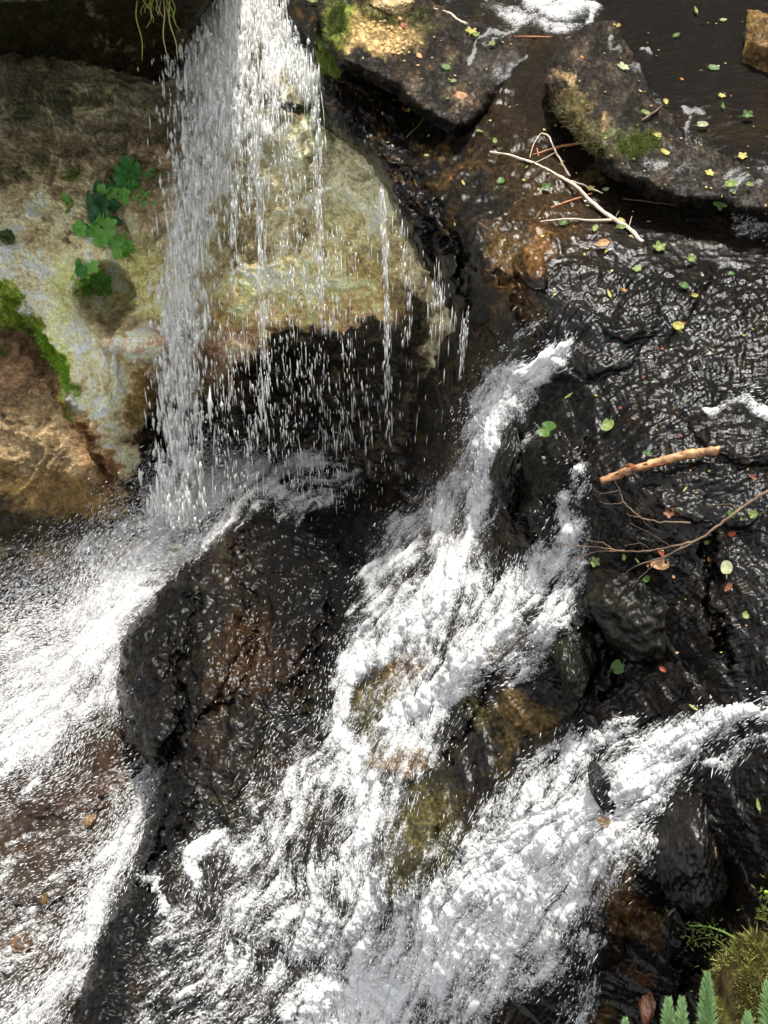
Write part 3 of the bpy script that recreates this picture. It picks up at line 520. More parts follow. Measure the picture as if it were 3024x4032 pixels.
# ================================================================== white water over rock
def strokes(U, V, L, seed=0, wa=36):
    wu = U+fb2(U, V, 130, 4, 141+seed)*wa*2; wv = V+fb2(U, V, 130, 4, 143+seed)*wa*2; D = np.zeros(U.shape)
    for pl, ws, k in L: D = np.maximum(D, k*np.clip(1.35-dline(pl, wu, wv, ws)*1.0, 0, 1))
    return D
FA = [([(2260,1400),(2150,1450),(2050,1500),(1990,1570),(1930,1700),(1890,1850),(1880,2000),(1850,2150),(1770,2290),(1690,2380),(1600,2480)], [36,50,70,80,85,80,85,95,110,120,130], 1.0),
 ([(2060,1480),(1960,1500),(1880,1600)], [40,60,40], .8),
 ([(1850,1900),(1700,2050),(1600,2120),(1560,2300),(1500,2450),(1420,2600),(1360,2700)], [80,120,100,120,110,70,60], .72),
 ([(1560,2050),(1530,2150),(1480,2300),(1450,2420)], [35,50,45,40], .75),
 ([(1600,2450),(1450,2600),(1360,2700),(1340,2850),(1400,2980),(1440,3100),(1420,3300)], [80,60,40,70,100,110,100], .95),
 ([(2260,2050),(2230,2180),(2120,2260),(2020,2360),(1960,2480),(1880,2600),(1780,2700),(1650,2800),(1540,2860)], [50,70,90,90,90,95,90,80,70], .95),
 ([(2200,2260),(2190,2400),(2150,2520),(2050,2620)], [70,80,80,60], .72), ([(1900,2250),(1800,2450),(1700,2600),(1560,2750)], [100,120,130,120], .50),
 ([(1700,2850),(1550,2950),(1480,3100),(1400,3300),(1330,3500),(1250,3700)], [120,130,130,170,200,220], .62),
 ([(1450,2980),(1250,3050),(1150,3200),(1100,3400),(1000,3600),(900,3800)], [90,120,150,200,230,250], .52),
 ([(880,3290),(800,3350),(755,3420),(790,3490)], [36,40,36,20], .95), ([(560,3470),(620,3500),(660,3590)], [22,32,22], .9), ([(830,3310),(1000,3390),(1100,3300)], [40,60,60], .6),
 ([(3200,2800),(3040,2810),(2880,2830),(2740,2900),(2640,2980),(2540,3060),(2460,3150),(2350,3260),(2200,3380),(2080,3500),(1950,3600),(1800,3700)], [30,36,44,60,120,160,185,215,230,240,240,240], 1.08),
 ([(3060,2900),(2940,2920),(2880,3000),(2760,3040)], [26,26,26,30], .7), ([(2450,2920),(2300,2960),(2180,3080),(2050,3150),(1950,3280)], [60,90,100,90,80], .72),
 ([(2150,3300),(1950,3450),(1700,3700),(1500,3850),(1380,4000),(1300,4200)], [170,200,250,280,290,290], 1.02), ([(1480,3480),(1450,3700),(1400,3850)], [50,90,150], .95),
 ([(2100,3750),(1900,3850),(1800,4050)], [140,130,140], .7), ([(2300,3850),(2250,4050)], [60,60], .45), ([(1250,3500),(1200,3800),(1050,4000)], [160,200,250], .45), ([(800,3900),(700,4100)], [160,160], .25),
 ([(1060,1840),(1000,1890),(1080,1930)], [90,80,60], .8), ([(1060,1900),(1250,1880),(1400,1850)], [60,70,60], .42), ([(1150,2000),(1300,1960)], [60,50], .45), ([(780,2100),(900,2000),(1000,1950)], [80,70,60], .6),
 ([(2080,20),(2250,30),(2320,60),(2330,110)], [40,50,46,20], 1.0), ([(1990,70),(2150,90),(2280,130)], [26,34,28], .6), ([(2050,120),(2000,160)], [12,12], .4),([(1900,20),(2000,40)], [20,20], .35),
 ([(2400,655),(2480,700),(2560,745),(2640,775),(2730,800)], [7,8,9,8,5], .95),
 ([(2790,1630),(2860,1580),(2960,1580),(3020,1640)], [12,22,26,22], .62), ([(2900,900),(3060,930)], [26,40], .45), ([(2900,860),(3050,880)], [16,20], .35),
 ([(2000,1400),(2100,1340),(2160,1290)], [20,26,20], .55), ([(2110,1710),(2060,1790)], [20,20], .4), ([(2280,1850),(2300,1950)], [36,40], .45), ([(2240,1960),(2290,2080)], [46,50], .7),
 ([(2250,2250),(2300,2180)], [40,30], .5), ([(1600,950),(1640,1050)], [12,12], .5), ([(2560,3300),(2600,3400)], [30,20], .35), ([(2350,3500),(2300,3650),(2330,3800)], [50,60,40], .45),
 ([(1090,-60),(1160,120),(1220,260),(1260,400)], [16,16,14,12], .5)]
def foam_layer(name, which, FLs, label, lift, seed=0, mat=None, bias=0., umin=-480):
    Pg, Ug, Vg, Ng = GR[which]; D = strokes(Ug, Vg, FLs, seed)
    wl = fb2(Ug, Vg, 60, 3, 155)*30; nz = smp(LIC_F, Ug, Vg)*.12+smp(LIC_M, Ug, Vg)*.14+smp(LIC_L, Ug, Vg)*.12+fb2(Ug+wl, Vg-wl, 34, 4, 151+seed, .6, True)*.34+fb2(Ug, Vg, 80, 4, 157+seed, .6)*.5
    f = D*1.02-.36+nz*(1.2-.3*D)+bias; f = np.where(D < .02, -1, f)
    h = lift*D*(.35+.65*np.clip(f, 0, 1))+.006+(smp(LIC_M, Ug, Vg)*.0028+smp(LIC_F, Ug, Vg)*.0012+smp(LIC_L, Ug, Vg)*.004)*D
    P = Pg+(Ng*.6+np.array([-.2, -.3, .6])*.4)*h[..., None]
    o = grid_mesh(name, P, (D > .02), mat or M_FOAM, {'foam': f})
    tag(o, label, None, None, 'structure'); return D, P
D_A, PF_A = foam_layer('water', 'A', FA, 'white broken water running down the rock steps', .028)
FB = [([(900,1930),(780,2010),(680,2090),(600,2190),(540,2300)], [60,80,90,90,60], 1.15), ([(1020,1850),(900,1900),(780,2000),(680,2080),(600,2200),(520,2330),(430,2450),(360,2560)], [80,90,110,110,110,100,100,110], 1.0),
 ([(600,2200),(480,2300),(400,2450),(300,2600),(160,2750),(60,2880),(-60,3000),(-300,3100)], [110,130,140,160,160,160,180,200], .66), ([(120,2850),(60,2960)], [170,130], .85), ([(500,2400),(440,2600),(420,2750),(300,2800)], [60,90,100,90], .6),
 ([(480,2080),(300,2250),(100,2450),(-100,2600)], [70,110,140,150], .42),
 ([(640,2930),(600,3050),(560,3200),(520,3330)], [70,64,56,56], .6), ([(520,3330),(430,3500),(380,3650),(300,3800),(180,3950),(80,4050)], [50,50,46,60,90,110], .74),
 ([(520,3330),(380,3400),(200,3500),(0,3600)], [40,24,18,14], .5), ([(360,3680),(200,3760),(0,3830)], [24,14,12], .5), ([(480,3150),(300,3350),(100,3500),(-50,3700)], [160,200,200,200], .08), ([(150,3700),(100,4000)], [200,200], .12),
 ([(1100,1870),(1250,1850),(1400,1880)], [60,60,50], .45), ([(700,2300),(620,2400)], [60,50], .5)]
D_B, PF_B = foam_layer('water', 'B', FB, 'bright white water racing from the foot of the fall through the basin', .06, 7)

# ================================================================== falling water: veil and drops
FT = [(850,0,7.95),(1150,150,7.4),(1230,350,6.9),(700,400,8.0),(1000,400,7.4),(1200,500,6.8),(640,1000,8.0),(900,1000,7.8),(600,1900,8.0),(850,1900,8.0),(1200,900,7.0),(1250,1400,7.1),(1200,1800,7.7),(1520,900,5.9),(1530,1400,6.2),(1550,1800,7.2),(1000,700,7.55),(1700,1200,5.6),(1000,-300,8.6),(1700,1700,6.0),(550,2200,8.0)]
def tF(U, V): return rbf([(a, b) for a, b, c in FT], [c for a, b, c in FT], U, V)
U, V = np.meshgrid(np.arange(520, 1420, 4.), np.arange(-200, 2080, 5.))
FF = [([(920,-200),(900,0),(870,200),(840,400)], [130,135,150,140], 1.0), ([(990,-100),(1040,100),(1090,250)], [60,60,60], .85), ([(860,400),(800,600),(750,800),(720,1000),(700,1200),(690,1500)], [140,110,95,85,80,80], .80),
 ([(1100,250),(1050,400),(980,550),(900,700)], [100,90,90,70], .62), ([(690,1500),(700,1700),(700,1900),(690,2000)], [80,80,85,85], .55), ([(1220,330),(1180,200)], [26,30], .5), ([(1240,330),(1245,500)], [20,14], .5), ([(1000,300),(1015,700),(1030,1100),(1035,1400)], [16,12,12,10], .5),
 ([(660,1800),(640,2000)], [70,80], .6)]
D = strokes(U, V, FF, 3, 20)
nz = fbm(U/9, V/70, np.float32(3.3), 3, .6)*.55+fbm(U/26, V/90, np.float32(7.3), 3, .6)*.55+fbm(U/60, V/60, np.float32(2.1), 3)*.35
f = D*1.10-.22+nz*1.2; f = np.where(D < .02, -1, f)
t = tF(U, V)-.10*fbm(U/40, V/160, np.float32(1.3), 3); P = pos(U, V, t)
veil = tag(grid_mesh('waterfall', P, D > .02, M_VEIL, {'foam': f}), 'thin white veil of water falling free in front of the cliff', None, None, 'structure')
OV = np.array([[1,0,0],[-.5,.87,0],[-.5,-.87,0],[.35,0,1.],[-.18,.3,1.],[-.18,-.3,1.],[.0,0,-1.2],[0,0,1.5]]); OV[:3, 2] = 0
OF = np.array([[0,1,6],[1,2,6],[2,0,6],[0,4,1],[0,3,4],[1,5,2],[1,4,5],[2,3,0],[2,5,3],[3,7,4],[4,7,5],[5,7,3]])
def drops(name, Pc, Dr, ln, wd, label, mat=None):
    n = len(Pc); Dr = Dr/np.linalg.norm(Dr, axis=1)[:, None]; a = np.cross(Dr, np.array([.3, .9, .2])); a /= np.linalg.norm(a, axis=1)[:, None]; b = np.cross(Dr, a)
    Vv = Pc[:, None]+a[:, None]*(OV[None, :, 0:1]*wd[:, None, None])+b[:, None]*(OV[None, :, 1:2]*wd[:, None, None])+Dr[:, None]*(OV[None, :, 2:3]*ln[:, None, None])
    F = (OF[None]+np.arange(n)[:, None, None]*8).reshape(-1, 3)
    return tag(build(name, Vv.reshape(-1, 3), F, mat or M_DROP), label, None, None, 'stuff')
def fall_drops(specs):
    Pc = []; Dr = []; ln = []; wd = []
    for pl, ws, n, l, w, lean in specs:
        n = int(n*(1.35 if max(ws) > 50 else .9)); w = w*.80
        pl = np.array(pl, float); seg = rng.random(n)*(len(pl)-1); i = seg.astype(int); fr = seg-i; q = pl[i]*(1-fr)[:, None]+pl[i+1]*fr[:, None]
        W_ = np.array(ws, float); hw = W_[i]*(1-fr)+W_[i+1]*fr
        cl = fb2(q[:, 0]*3, q[:, 1], 60, 2, 9)*.5
        u = q[:, 0]+(rng.normal(size=n)*.55+cl)*hw; v = q[:, 1]+rng.normal(size=n)*25
        if max(ws) > 50:
            cn = 2*fbm(u/34, v/75, np.float32(5.5), 3, .6); kp = rng.random(n) < np.clip(.42+cn*1.3, .06, 1); u = u[kp]; v = v[kp]; n = len(u)
        t = tF(u, v)+rng.normal(size=n)*.08
        Pc.append(pos(u, v, t)); Dr.append(np.stack([rng.normal(size=n)*.04+lean, rng.normal(size=n)*.05-.03, -np.ones(n)], 1))
        ln.append(l*1.15*rng.lognormal(0, .6, n)); wd.append(w*np.minimum(rng.lognormal(0, .55, n), 2.4))
    return [np.concatenate(x) for x in (Pc, Dr, ln, wd)]
SP = [([(1010,200),(1050,400),(1010,650),(960,850)], [110,150,150,130], 800, .016, .0042, -.02), ([(930,-150),(910,0),(870,250),(820,500)], [150,160,190,160], 3000, .018, .0080, -.05), ([(1050,0),(1130,180),(1215,350)], [50,45,40], 800, .018, .0055, -.03),
 ([(850,500),(770,800),(720,1100),(710,1400)], [140,105,90,85], 2500, .021, .0088, -.03), ([(710,1400),(705,1700),(690,2050)], [90,95,105], 1700, .022, .0088, -.02),
 ([(1000,300),(1015,700),(1030,1100),(1040,1700)], [16,14,18,30], 420, .020, .004, 0), ([(930,500),(925,800),(920,1150)], [22,18,24], 220, .018, .004, 0), ([(1245,350),(1255,800),(1265,1300)], [22,18,30], 260, .018, .0038, 0),
 ([(1130,450),(1150,800),(1170,1200)], [60,70,80], 260, .015, .0034, 0), ([(1505,760),(1515,1000),(1525,1300),(1530,1700)], [10,10,12,20], 330, .016, .0030, 0), ([(1570,840),(1600,1100),(1610,1400)], [30,24,30], 90, .014, .0028, 0),
 ([(1700,1050),(1730,1200),(1720,1400)], [40,50,60], 110, .016, .0026, 0), ([(1840,1250),(1810,1450)], [12,10], 80, .012, .0024, 0), ([(1200,900),(1200,1300),(1200,1900)], [300,340,330], 1700, .014, .0026, 0), ([(950,1200),(950,1600),(930,1950)], [150,160,150], 800, .016, .0032, 0), ([(1250,1500),(1250,2000)], [300,300], 900, .012, .0022, 0)]
drops('falling_drops', *fall_drops(SP), 'loose drops falling from the overhanging lip', M_FALL)
def surf_spray(which, D, Ps, n, hmax, l, w, umin=-200, umax=3300, vmin=-50, vmax=4200, p=1., back=.0):
    Pg, Ug, Vg, Ng = GR[which]
    ok = (Ug > umin) & (Ug < umax) & (Vg > vmin) & (Vg < vmax) & (D > .03) & ((which != 'A') | (dA_ > 0) if which == 'A' else True)
    idx = np.flatnonzero(ok.ravel()); pr = D.ravel()[idx]**p; pr /= pr.sum(); k = rng.choice(idx, n, p=pr)
    j, i = np.unravel_index(k, Ug.shape); fx = smp(FL[..., 0], Ug[j, i], Vg[j, i]); fy = smp(FL[..., 1], Ug[j, i], Vg[j, i])
    j2 = np.clip(j+np.rint(fy*8).astype(int), 0, Ug.shape[0]-1); i2 = np.clip(i+np.rint(fx*8).astype(int), 0, Ug.shape[1]-1)
    d = Pg[j2, i2]-Pg[j, i]; d /= np.linalg.norm(d, axis=1)[:, None]+1e-9
    h = rng.exponential(hmax, n)*(.3+D[j, i]); d = d+rng.normal(size=(n, 3))*.12
    Pc = Ps[j, i]+Ng[j, i]*h[:, None]+rng.normal(size=(n, 3))*(.012+.15*h[:, None])
    return Pc, d, l*rng.lognormal(0, .5, n), w*rng.lognormal(0, .35, n)
Pg, Ug, Vg, Ng = GR['A']
WA = strokes(Ug, Vg, [([(1500,2400),(1350,2700),(1150,3000)], [160,180,200], .5), ([(1200,2000),(1200,2300),(1000,2600)], [300,300,250], .16), ([(1900,1700),(1700,2200),(1400,2700),(1200,3200),(900,3800)], [120,200,220,320,340], .55), ([(2600,3000),(2200,3300),(1700,3700)], [120,200,260], .8), ([(2200,2300),(1800,2700),(1500,3100)], [120,150,180], .8)], 5)
drops('spray_drops', *surf_spray('A', np.maximum(D_A*.8, WA*.5), PF_A, 20000, .035, .0062, .0013), 'fine spray flying off the cascades')
Pg, Ug, Vg, Ng = GR['B']
WB = strokes(Ug, Vg, [([(800,1950),(600,2200),(400,2500),(100,2800)], [200,220,260,300], 1.), ([(600,2000),(300,2300),(0,2500)], [160,220,260], .5), ([(620,2950),(540,3300),(350,3700)], [110,110,120], .6), ([(200,3000),(200,3500)], [250,250], .03)], 9)
drops('spray_drops', *surf_spray('B', np.maximum(D_B*.7, WB), PF_B, 52000, .10, .0065, .0015), 'fine spray thrown out from the foot of the fall')
# ================================================================== unseen wooded gorge side, added and raised to darken what the water mirrors
az = np.linspace(R(-60), R(110), 260); el = np.linspace(0, 1, 90); AZ, EL = np.meshgrid(az, el)
rr = 11+EL*5+fbm(AZ*4, EL*5, 0*AZ, 4)*2.5; zz = -.6+EL*(21+7*fbm(AZ*3, 0*AZ, 0*AZ+3, 3))
P = np.stack([np.sin(AZ)*rr, np.cos(AZ)*rr+2, zz], -1)
P += fbm(P[..., 0]*.9, P[..., 1]*.9, P[..., 2]*.9, 5, .6)[..., None]*np.array([.8, .8, .9])
gorge = tag(grid_mesh('unseen_gorge_side', P, np.ones(AZ.shape, bool), plain_mat('woodland', (.028,.040,.014), .9, .2, .6, 0, 3.), {}), 'dark wooded side of the gorge upstream', None, None, 'structure')
#NEXT
# pale dried scum where pool meets slabs, plus a painted sheen on the wet lip
SC2 = [([(2415,150),(2400,180),(2440,200),(2450,225)], [9,12,10,9], .9), ([(2500,232),(2560,240)], [8,10], .85), ([(2690,450),(2730,470),(2790,462)], [16,16,12], .9), ([(2720,480),(2700,540),(2720,590),(2750,600)], [14,12,12,12], .8), ([(2640,580),(2720,575)], [6,8], .7), ([(2480,265),(2500,300)], [8,6], .6), ([(2560,650),(2800,700),(3020,740)], [22,30,30], .42)]  # last, faint stroke is the wet lip's sheen painted as pale film
SC1 = [([(2010,135),(1950,140),(1900,160),(1870,200),(1850,230)], [8,9,12,11,8], .95), ([(1920,175),(1960,170)], [9,8], .8), ([(1960,270),(2000,300),(2060,240)], [26,30,20], .45), ([(1790,450),(1830,470)], [22,16], .5)]
M_SCUM_SHEEN = foam_mat('scum_and_sheen', .8, .42)
foam_layer('scum', '2', SC2, 'pale dried scum along the edge of the upper pool', .004, 3, M_SCUM_SHEEN); foam_layer('scum', 'A', SC2, 'pale dried scum floating at the pool margin', .010, 3, M_SCUM_SHEEN)
foam_layer('scum', '1', SC1, 'pale dried scum on the right side of the flat slab', .004, 4, M_SCUM_SHEEN)

# ================================================================== small things
def frame(n, rot, tilt=0.):
    n = n/np.linalg.norm(n); a = np.cross(n, [0, 0, 1.]) if abs(n[2]) < .9 else np.cross(n, [0, 1., 0]); a /= np.linalg.norm(a); b = np.cross(n, a)
    c, s = math.cos(rot), math.sin(rot); x = a*c+b*s; y = -a*s+b*c
    return np.stack([x, y, n], 1)
def outline(kind):
    th = np.linspace(0, 2*np.pi, 33)[:-1]; x = np.sin(th); y = -np.cos(th)
    if kind == 'oval': r = 1/np.sqrt((x/.55)**2+y**2); X, Y = x*r, y*r; X *= (1-.25*Y)
    elif kind == 'lance': X = .26*x*(1-.3*y); Y = y
    elif kind == 'round':
        r = 1-.55*np.exp(-((np.minimum(th, 2*np.pi-th))/.28)**2)+.03*np.sin(th*11); X, Y = x*r*.95, y*r
    elif kind == 'lobed':
        r = .62+.38*np.abs(np.cos(th*2.5+0*np.pi))**1.2*1.0-.25*np.exp(-((np.minimum(th, 2*np.pi-th))/.3)**2); X, Y = x*r, y*r
        k = np.arange(32) % 2; X *= 1-.06*k; Y *= 1-.06*k
    elif kind == 'heart': r = 1-.35*np.exp(-((np.minimum(th, 2*np.pi-th))/.35)**2); X, Y = x*r*.78, y*r*(1+.15*(y > .6))
    return X, Y
def leaf_mesh(kind, fold=.25, curl=.2, seed=0):
    X, Y = outline(kind); r = np.random.default_rng(seed); V_ = [(0, -.35, 0.)]
    for f in (.45, .75, 1.):
        for x, y in zip(X, Y): V_.append((x*f, y*f, 0))
    V_ = np.array(V_); V_[1:, 1] += 0; V_[0] = (0, 0, 0)
    V_[:, 2] = fold*np.abs(V_[:, 0])+curl*(V_[:, 1]**2)*np.sign(r.normal())+.06*np.sin(V_[:, 0]*7+seed)*np.cos(V_[:, 1]*6)
    V_[:, 0] += .12*V_[:, 1]**2*r.normal(); F = []; n = len(X)
    for i in range(n): F.append((0, 1+i, 1+(i+1) % n, 0))
    tri = [(0, 1+i, 1+(i+1) % n) for i in range(n)]
    for k in range(2):
        a = 1+k*n; b = a+n
        for i in range(n): j = (i+1) % n; tri += [(a+i, b+i, b+j), (a+i, b+j, a+j)]
    # short stalk
    m = len(V_); V_ = np.vstack([V_, [(.03, -.55, .02), (-.03, -.55, .02), (.02, -1.5, .12), (-.02, -1.5, .12)]]); tri += [(m, m+1, m+2), (m+1, m+3, m+2)]
    return V_, np.array(tri)
LM = {}
def lcol(rgb, var=.3, rough=.45, tr=.35):
    if rgb not in LM: LM[rgb] = plain_mat('leaf_%d' % len(LM), tuple(srgb(*rgb)), rough, .4, var, tr, 90.)
    return LM[rgb]
MESHES = {}
def lmesh(kind, col, sd):
    k = (kind, col, sd % 3)
    if k not in MESHES:
        V_, F_ = leaf_mesh(kind, .2+.15*(sd % 3), .15+.1*(sd % 2), sd % 3); o = build('leaf', V_, F_, lcol(col)); MESHES[k] = o.data; bpy.data.objects.remove(o)
    return MESHES[k]
from mathutils import Matrix
def put(o, p, Rm, s):
    M = np.eye(4); M[:3, :3] = np.asarray(Rm)*s; M[:3, 3] = p; o.matrix_world = Matrix(M.tolist())
GRN = (82,116,50); LGR = (132,150,80); YEL = (190,180,96); PALE = (184,188,146); BRN = (136,84,48); TANL = (206,160,112); RED = (150,70,42); ORG = (206,136,50); DGR = (44,92,42)
LEAVES = [('A',2153,1693,62,'round',GRN,'large round green leaf stranded on the dark rock above the two cascades'),('A',2392,1679,46,'heart',LGR,'pale green leaf under a film of water right of the large round leaf'),('A',2245,1564,30,'lance',LGR,'upright yellow green leaf at the head of the middle cascade'),
 ('A',2679,1728,13,'oval',RED,'tiny red brown leaf above the thick peeled stick'),('A',2750,1821,24,'heart',PALE,'pale green leaf just below the thick peeled stick'),('A',2550,1812,26,'oval',GRN,'green leaf tucked against the upper side of the thick peeled stick'),('A',2694,1941,20,'lance',YEL,'narrow yellow leaf in the ripples below the peeled stick'),
 ('A',2636,2043,38,'lobed',BRN,'crumpled brown leaf lying against the dark upper twig of the long branch'),('A',2880,2040,34,'lobed',GRN,'bright green leaf against the thick end of the long branch'),('A',2960,2025,30,'round',LGR,'pale green torn leaf near the right edge above the long branch'),('A',2955,1880,22,'oval',RED,'red leaf near the right edge above the long branch'),
 ('A',2870,2117,30,'oval',RED,'dark red leaf in the ripples below the thick end of the branch'),('A',2787,2145,20,'lobed',LGR,'yellow green leaf close under the fork of the long branch'),('A',2785,2213,20,'oval',ORG,'orange leaf beside the dark boulder below the branch fork'),('A',2861,2262,46,'heart',PALE,'whitish green torn leaf floating right of the broad dark boulder'),
 ('A',2600,2238,60,'oval',TANL,'large dry tan leaf on top of the broad dark boulder'),('A',2600,2190,30,'oval',RED,'red brown leaf just behind the large dry tan leaf'),('A',2512,2210,20,'lance',LGR,'small green leaf left of the large dry tan leaf'),('A',2457,2197,22,'oval',LGR,'small light green leaf between twigs at the top of the dark boulder'),
 ('A',2343,2210,36,'lobed',LGR,'jagged light green leaf at the wet left end of the dark boulder'),('A',2546,2299,26,'heart',GRN,'folded green leaf in the middle of the broad dark boulder'),('A',2520,2270,16,'oval',BRN,'small brown leaf beside the folded green leaf on the boulder'),('A',2870,2333,32,'oval',BRN,'brown leaf in ripples right of the broad dark boulder'),
 ('A',2506,2402,20,'lance',YEL,'narrow yellow leaf low on the broad dark boulder'),('A',2940,2435,26,'round',LGR,'light green leaf near the right edge below the boulder'),('A',2437,2622,46,'round',GRN,'curled bright green leaf below the broad dark boulder'),('A',2610,2650,26,'oval',RED,'red brown leaf right of the curled bright green leaf'),
 ('A',2727,2796,32,'lance',YEL,'upright yellow leaf at the brink of the lowest cascade'),('A',2987,3163,40,'lance',LGR,'yellow green leaf at the right edge beside the black wet boulder'),('A',2562,3975,28,'lobed',LGR,'small light green leaf between the spruce tips and the reddish stone'),
 ('A',1970,726,30,'heart',GRN,'green leaf on brown wet rock left of the bare forked branch'),('A',2151,748,28,'heart',GRN,'green leaf under the bare forked branch near its fork'),('A',2320,755,26,'lobed',YEL,'yellow leaf caught on the bare forked branch'),('A',2382,753,20,'heart',PALE,'small pale leaf just right of the bare forked branch'),
 ('A',2442,880,24,'heart',YEL,'yellow green leaf stuck at the lower fork of the bare branch'),('A',2440,912,34,'oval',LGR,'long green leaf under the thick end of the bare branch'),('A',2343,924,30,'oval',LGR,'light green leaf below the low side twig of the bare branch'),('A',2212,893,30,'lobed',GRN,'dark green leaf left below the low side twig of the bare branch'),
 ('A',2365,979,46,'oval',TANL,'broad pinkish brown leaf below the bare branch'),('A',2390,995,26,'lance',YEL,'thin yellow leaf touching the broad pinkish brown leaf'),('A',2590,985,46,'lobed',LGR,'crumpled yellow green leaf clump at the thick end of the bare branch'),('A',2712,1028,34,'lobed',LGR,'green leaf floating right of the thick end of the bare branch'),
 ('A',2508,1061,34,'lobed',LGR,'light green serrated leaf above the smooth bulge of water'),('A',2690,1138,32,'heart',GRN,'green leaf on the right side of the smooth bulge of water'),('A',2723,1182,26,'oval',YEL,'yellow green leaf below the bulge of water near the right'),('A',2400,1165,34,'lance',YEL,'upright yellow leaf at the left foot of the water bulge'),
 ('A',2450,1155,18,'oval',ORG,'orange brown leaf beside the upright yellow leaf'),('A',2662,1303,36,'round',YEL,'round pale yellow leaf in the ripples right of centre'),('A',2877,1078,22,'heart',GRN,'small green leaf near the right edge above the rippled slope'),
 ('2',2827,803,52,'lobed',GRN,'large green leaf on the wet lip below the still pool'),('2',2940,748,24,'heart',LGR,'yellow green leaf on the wet lip at the right edge'),('2',2789,684,34,'lobed',YEL,'bright yellow green leaf on the lower margin of the pool'),('2',2870,735,38,'heart',LGR,'washed pale green leaf on the glittering lip of the pool'),
 ('A',2756,506,34,'heart',PALE,'pale green leaf floating near the scum in the still pool'),('A',2805,275,36,'heart',GRN,'heart shaped green leaf floating in the middle of the still pool'),('A',2844,427,34,'lance',GRN,'long green leaf floating at the middle right of the pool'),('A',2937,473,42,'lobed',GRN,'jagged bright green leaf with stalk floating at the right of the pool'),
 ('A',2840,383,26,'lobed',YEL,'yellow leaf with a long stalk floating in the pool'),('A',2657,146,30,'oval',GRN,'green leaf floating at the back of the pool'),('A',2734,55,38,'lance',LGR,'yellow green leaf in the ripples near the top edge'),('A',2842,85,22,'heart',LGR,'small light green leaf near the top right corner'),('A',2683,322,14,'oval',ORG,'tiny orange leaf floating in the still pool'),
 ('A',2425,122,30,'lobed',YEL,'yellow leaf on the back tip of the long dark slab'),('2',2448,269,44,'lobed',PALE,'cream star shaped leaf on top of the long dark slab'),('2',2541,451,34,'oval',LGR,'green leaf caught by the stick on the long dark slab'),('2',2610,425,28,'oval',YEL,'pale yellow leaf at the upper end of the stick on the slab'),('2',2615,605,30,'heart',YEL,'yellow leaf on the lower end of the long dark slab'),
 ('2',2580,548,30,'lobed',YEL,'yellow leaf beside the mossy notch of the long dark slab'),('2',2285,243,16,'oval',ORG,'small orange leaf at the back of the long dark slab'),('A',2921,621,34,'lobed',YEL,'yellow winged leaf floating near the lower right of the pool'),
 ('1',1849,132,40,'lobed',YEL,'bright yellow leaf cluster beside the pale scum on the flat slab'),('1',1870,150,30,'lobed',LGR,'yellow green leaf overlapping the bright yellow cluster on the slab'),('1',1755,275,34,'heart',GRN,'fresh green leaf in the middle of the flat slab'),('1',1777,330,20,'heart',LGR,'small green leaf just above the flat tan chip'),('1',1935,187,22,'heart',LGR,'green leaf below the pale scum streak on the flat slab'),
 ('1',1650,231,28,'oval',TANL,'tan leaf in the middle left of the flat slab'),('1',1770,233,24,'lance',GRN,'narrow green leaf above the fresh green leaf on the slab'),('1',1655,190,26,'lance',YEL,'thin yellow leaf near the grit on the flat slab'),('1',1585,110,34,'oval',RED,'reddish leaf beside the tan grit on the flat slab'),('1',1572,80,20,'oval',TANL,'small tan leaf below the dry tan stone'),
 ('A',1581,404,20,'lobed',YEL,'yellow leaf in the dark cleft below the flat slab'),('A',1590,440,30,'lance',RED,'red leaf in the dark cleft below the flat slab'),('A',1607,451,22,'lobed',LGR,'yellow green leaf touching the red leaf in the cleft'),('A',1227,20,40,'oval',LGR,'light green leaf on the black wet rock beside the top of the fall'),
 ('A',1827,737,28,'lance',YEL,'narrow yellow leaf on the black rock above the cliff'),('A',1777,726,22,'lance',RED,'small red leaf on the black rock above the cliff'),('A',1950,575,26,'oval',LGR,'yellow green leaf on wet brown rock above the bare branch'),('A',1895,530,24,'lance',LGR,'green leaf on wet brown rock right of the cleft'),('A',1678,625,18,'heart',LGR,'light leaf on the pale patch right of the cliff edge'),
 ('A',2290,560,20,'oval',RED,'red brown leaf beside the reddish twig')]
for i, (w_, u, v, s, kd, c, lab) in enumerate(LEAVES):
    p, n = near(w_, u, v); p2, n2_ = near(w_, u+12, v+12); t = np.dot(p-np.array([0, 0, CAMZ]), [0, ct, -st])
    n = n*.5+np.array([0, -.35, .75]); n /= np.linalg.norm(n)
    o = bpy.data.objects.new('leaf', lmesh(kd, c, i)); C.objects.link(o)
    put(o, p+n*(.010+.006*(i % 3)), frame(n, rng.uniform(0, 6.28)), s*t/FPX*.64)
    tag(o, lab, 'leaf', 'larger fallen leaves')
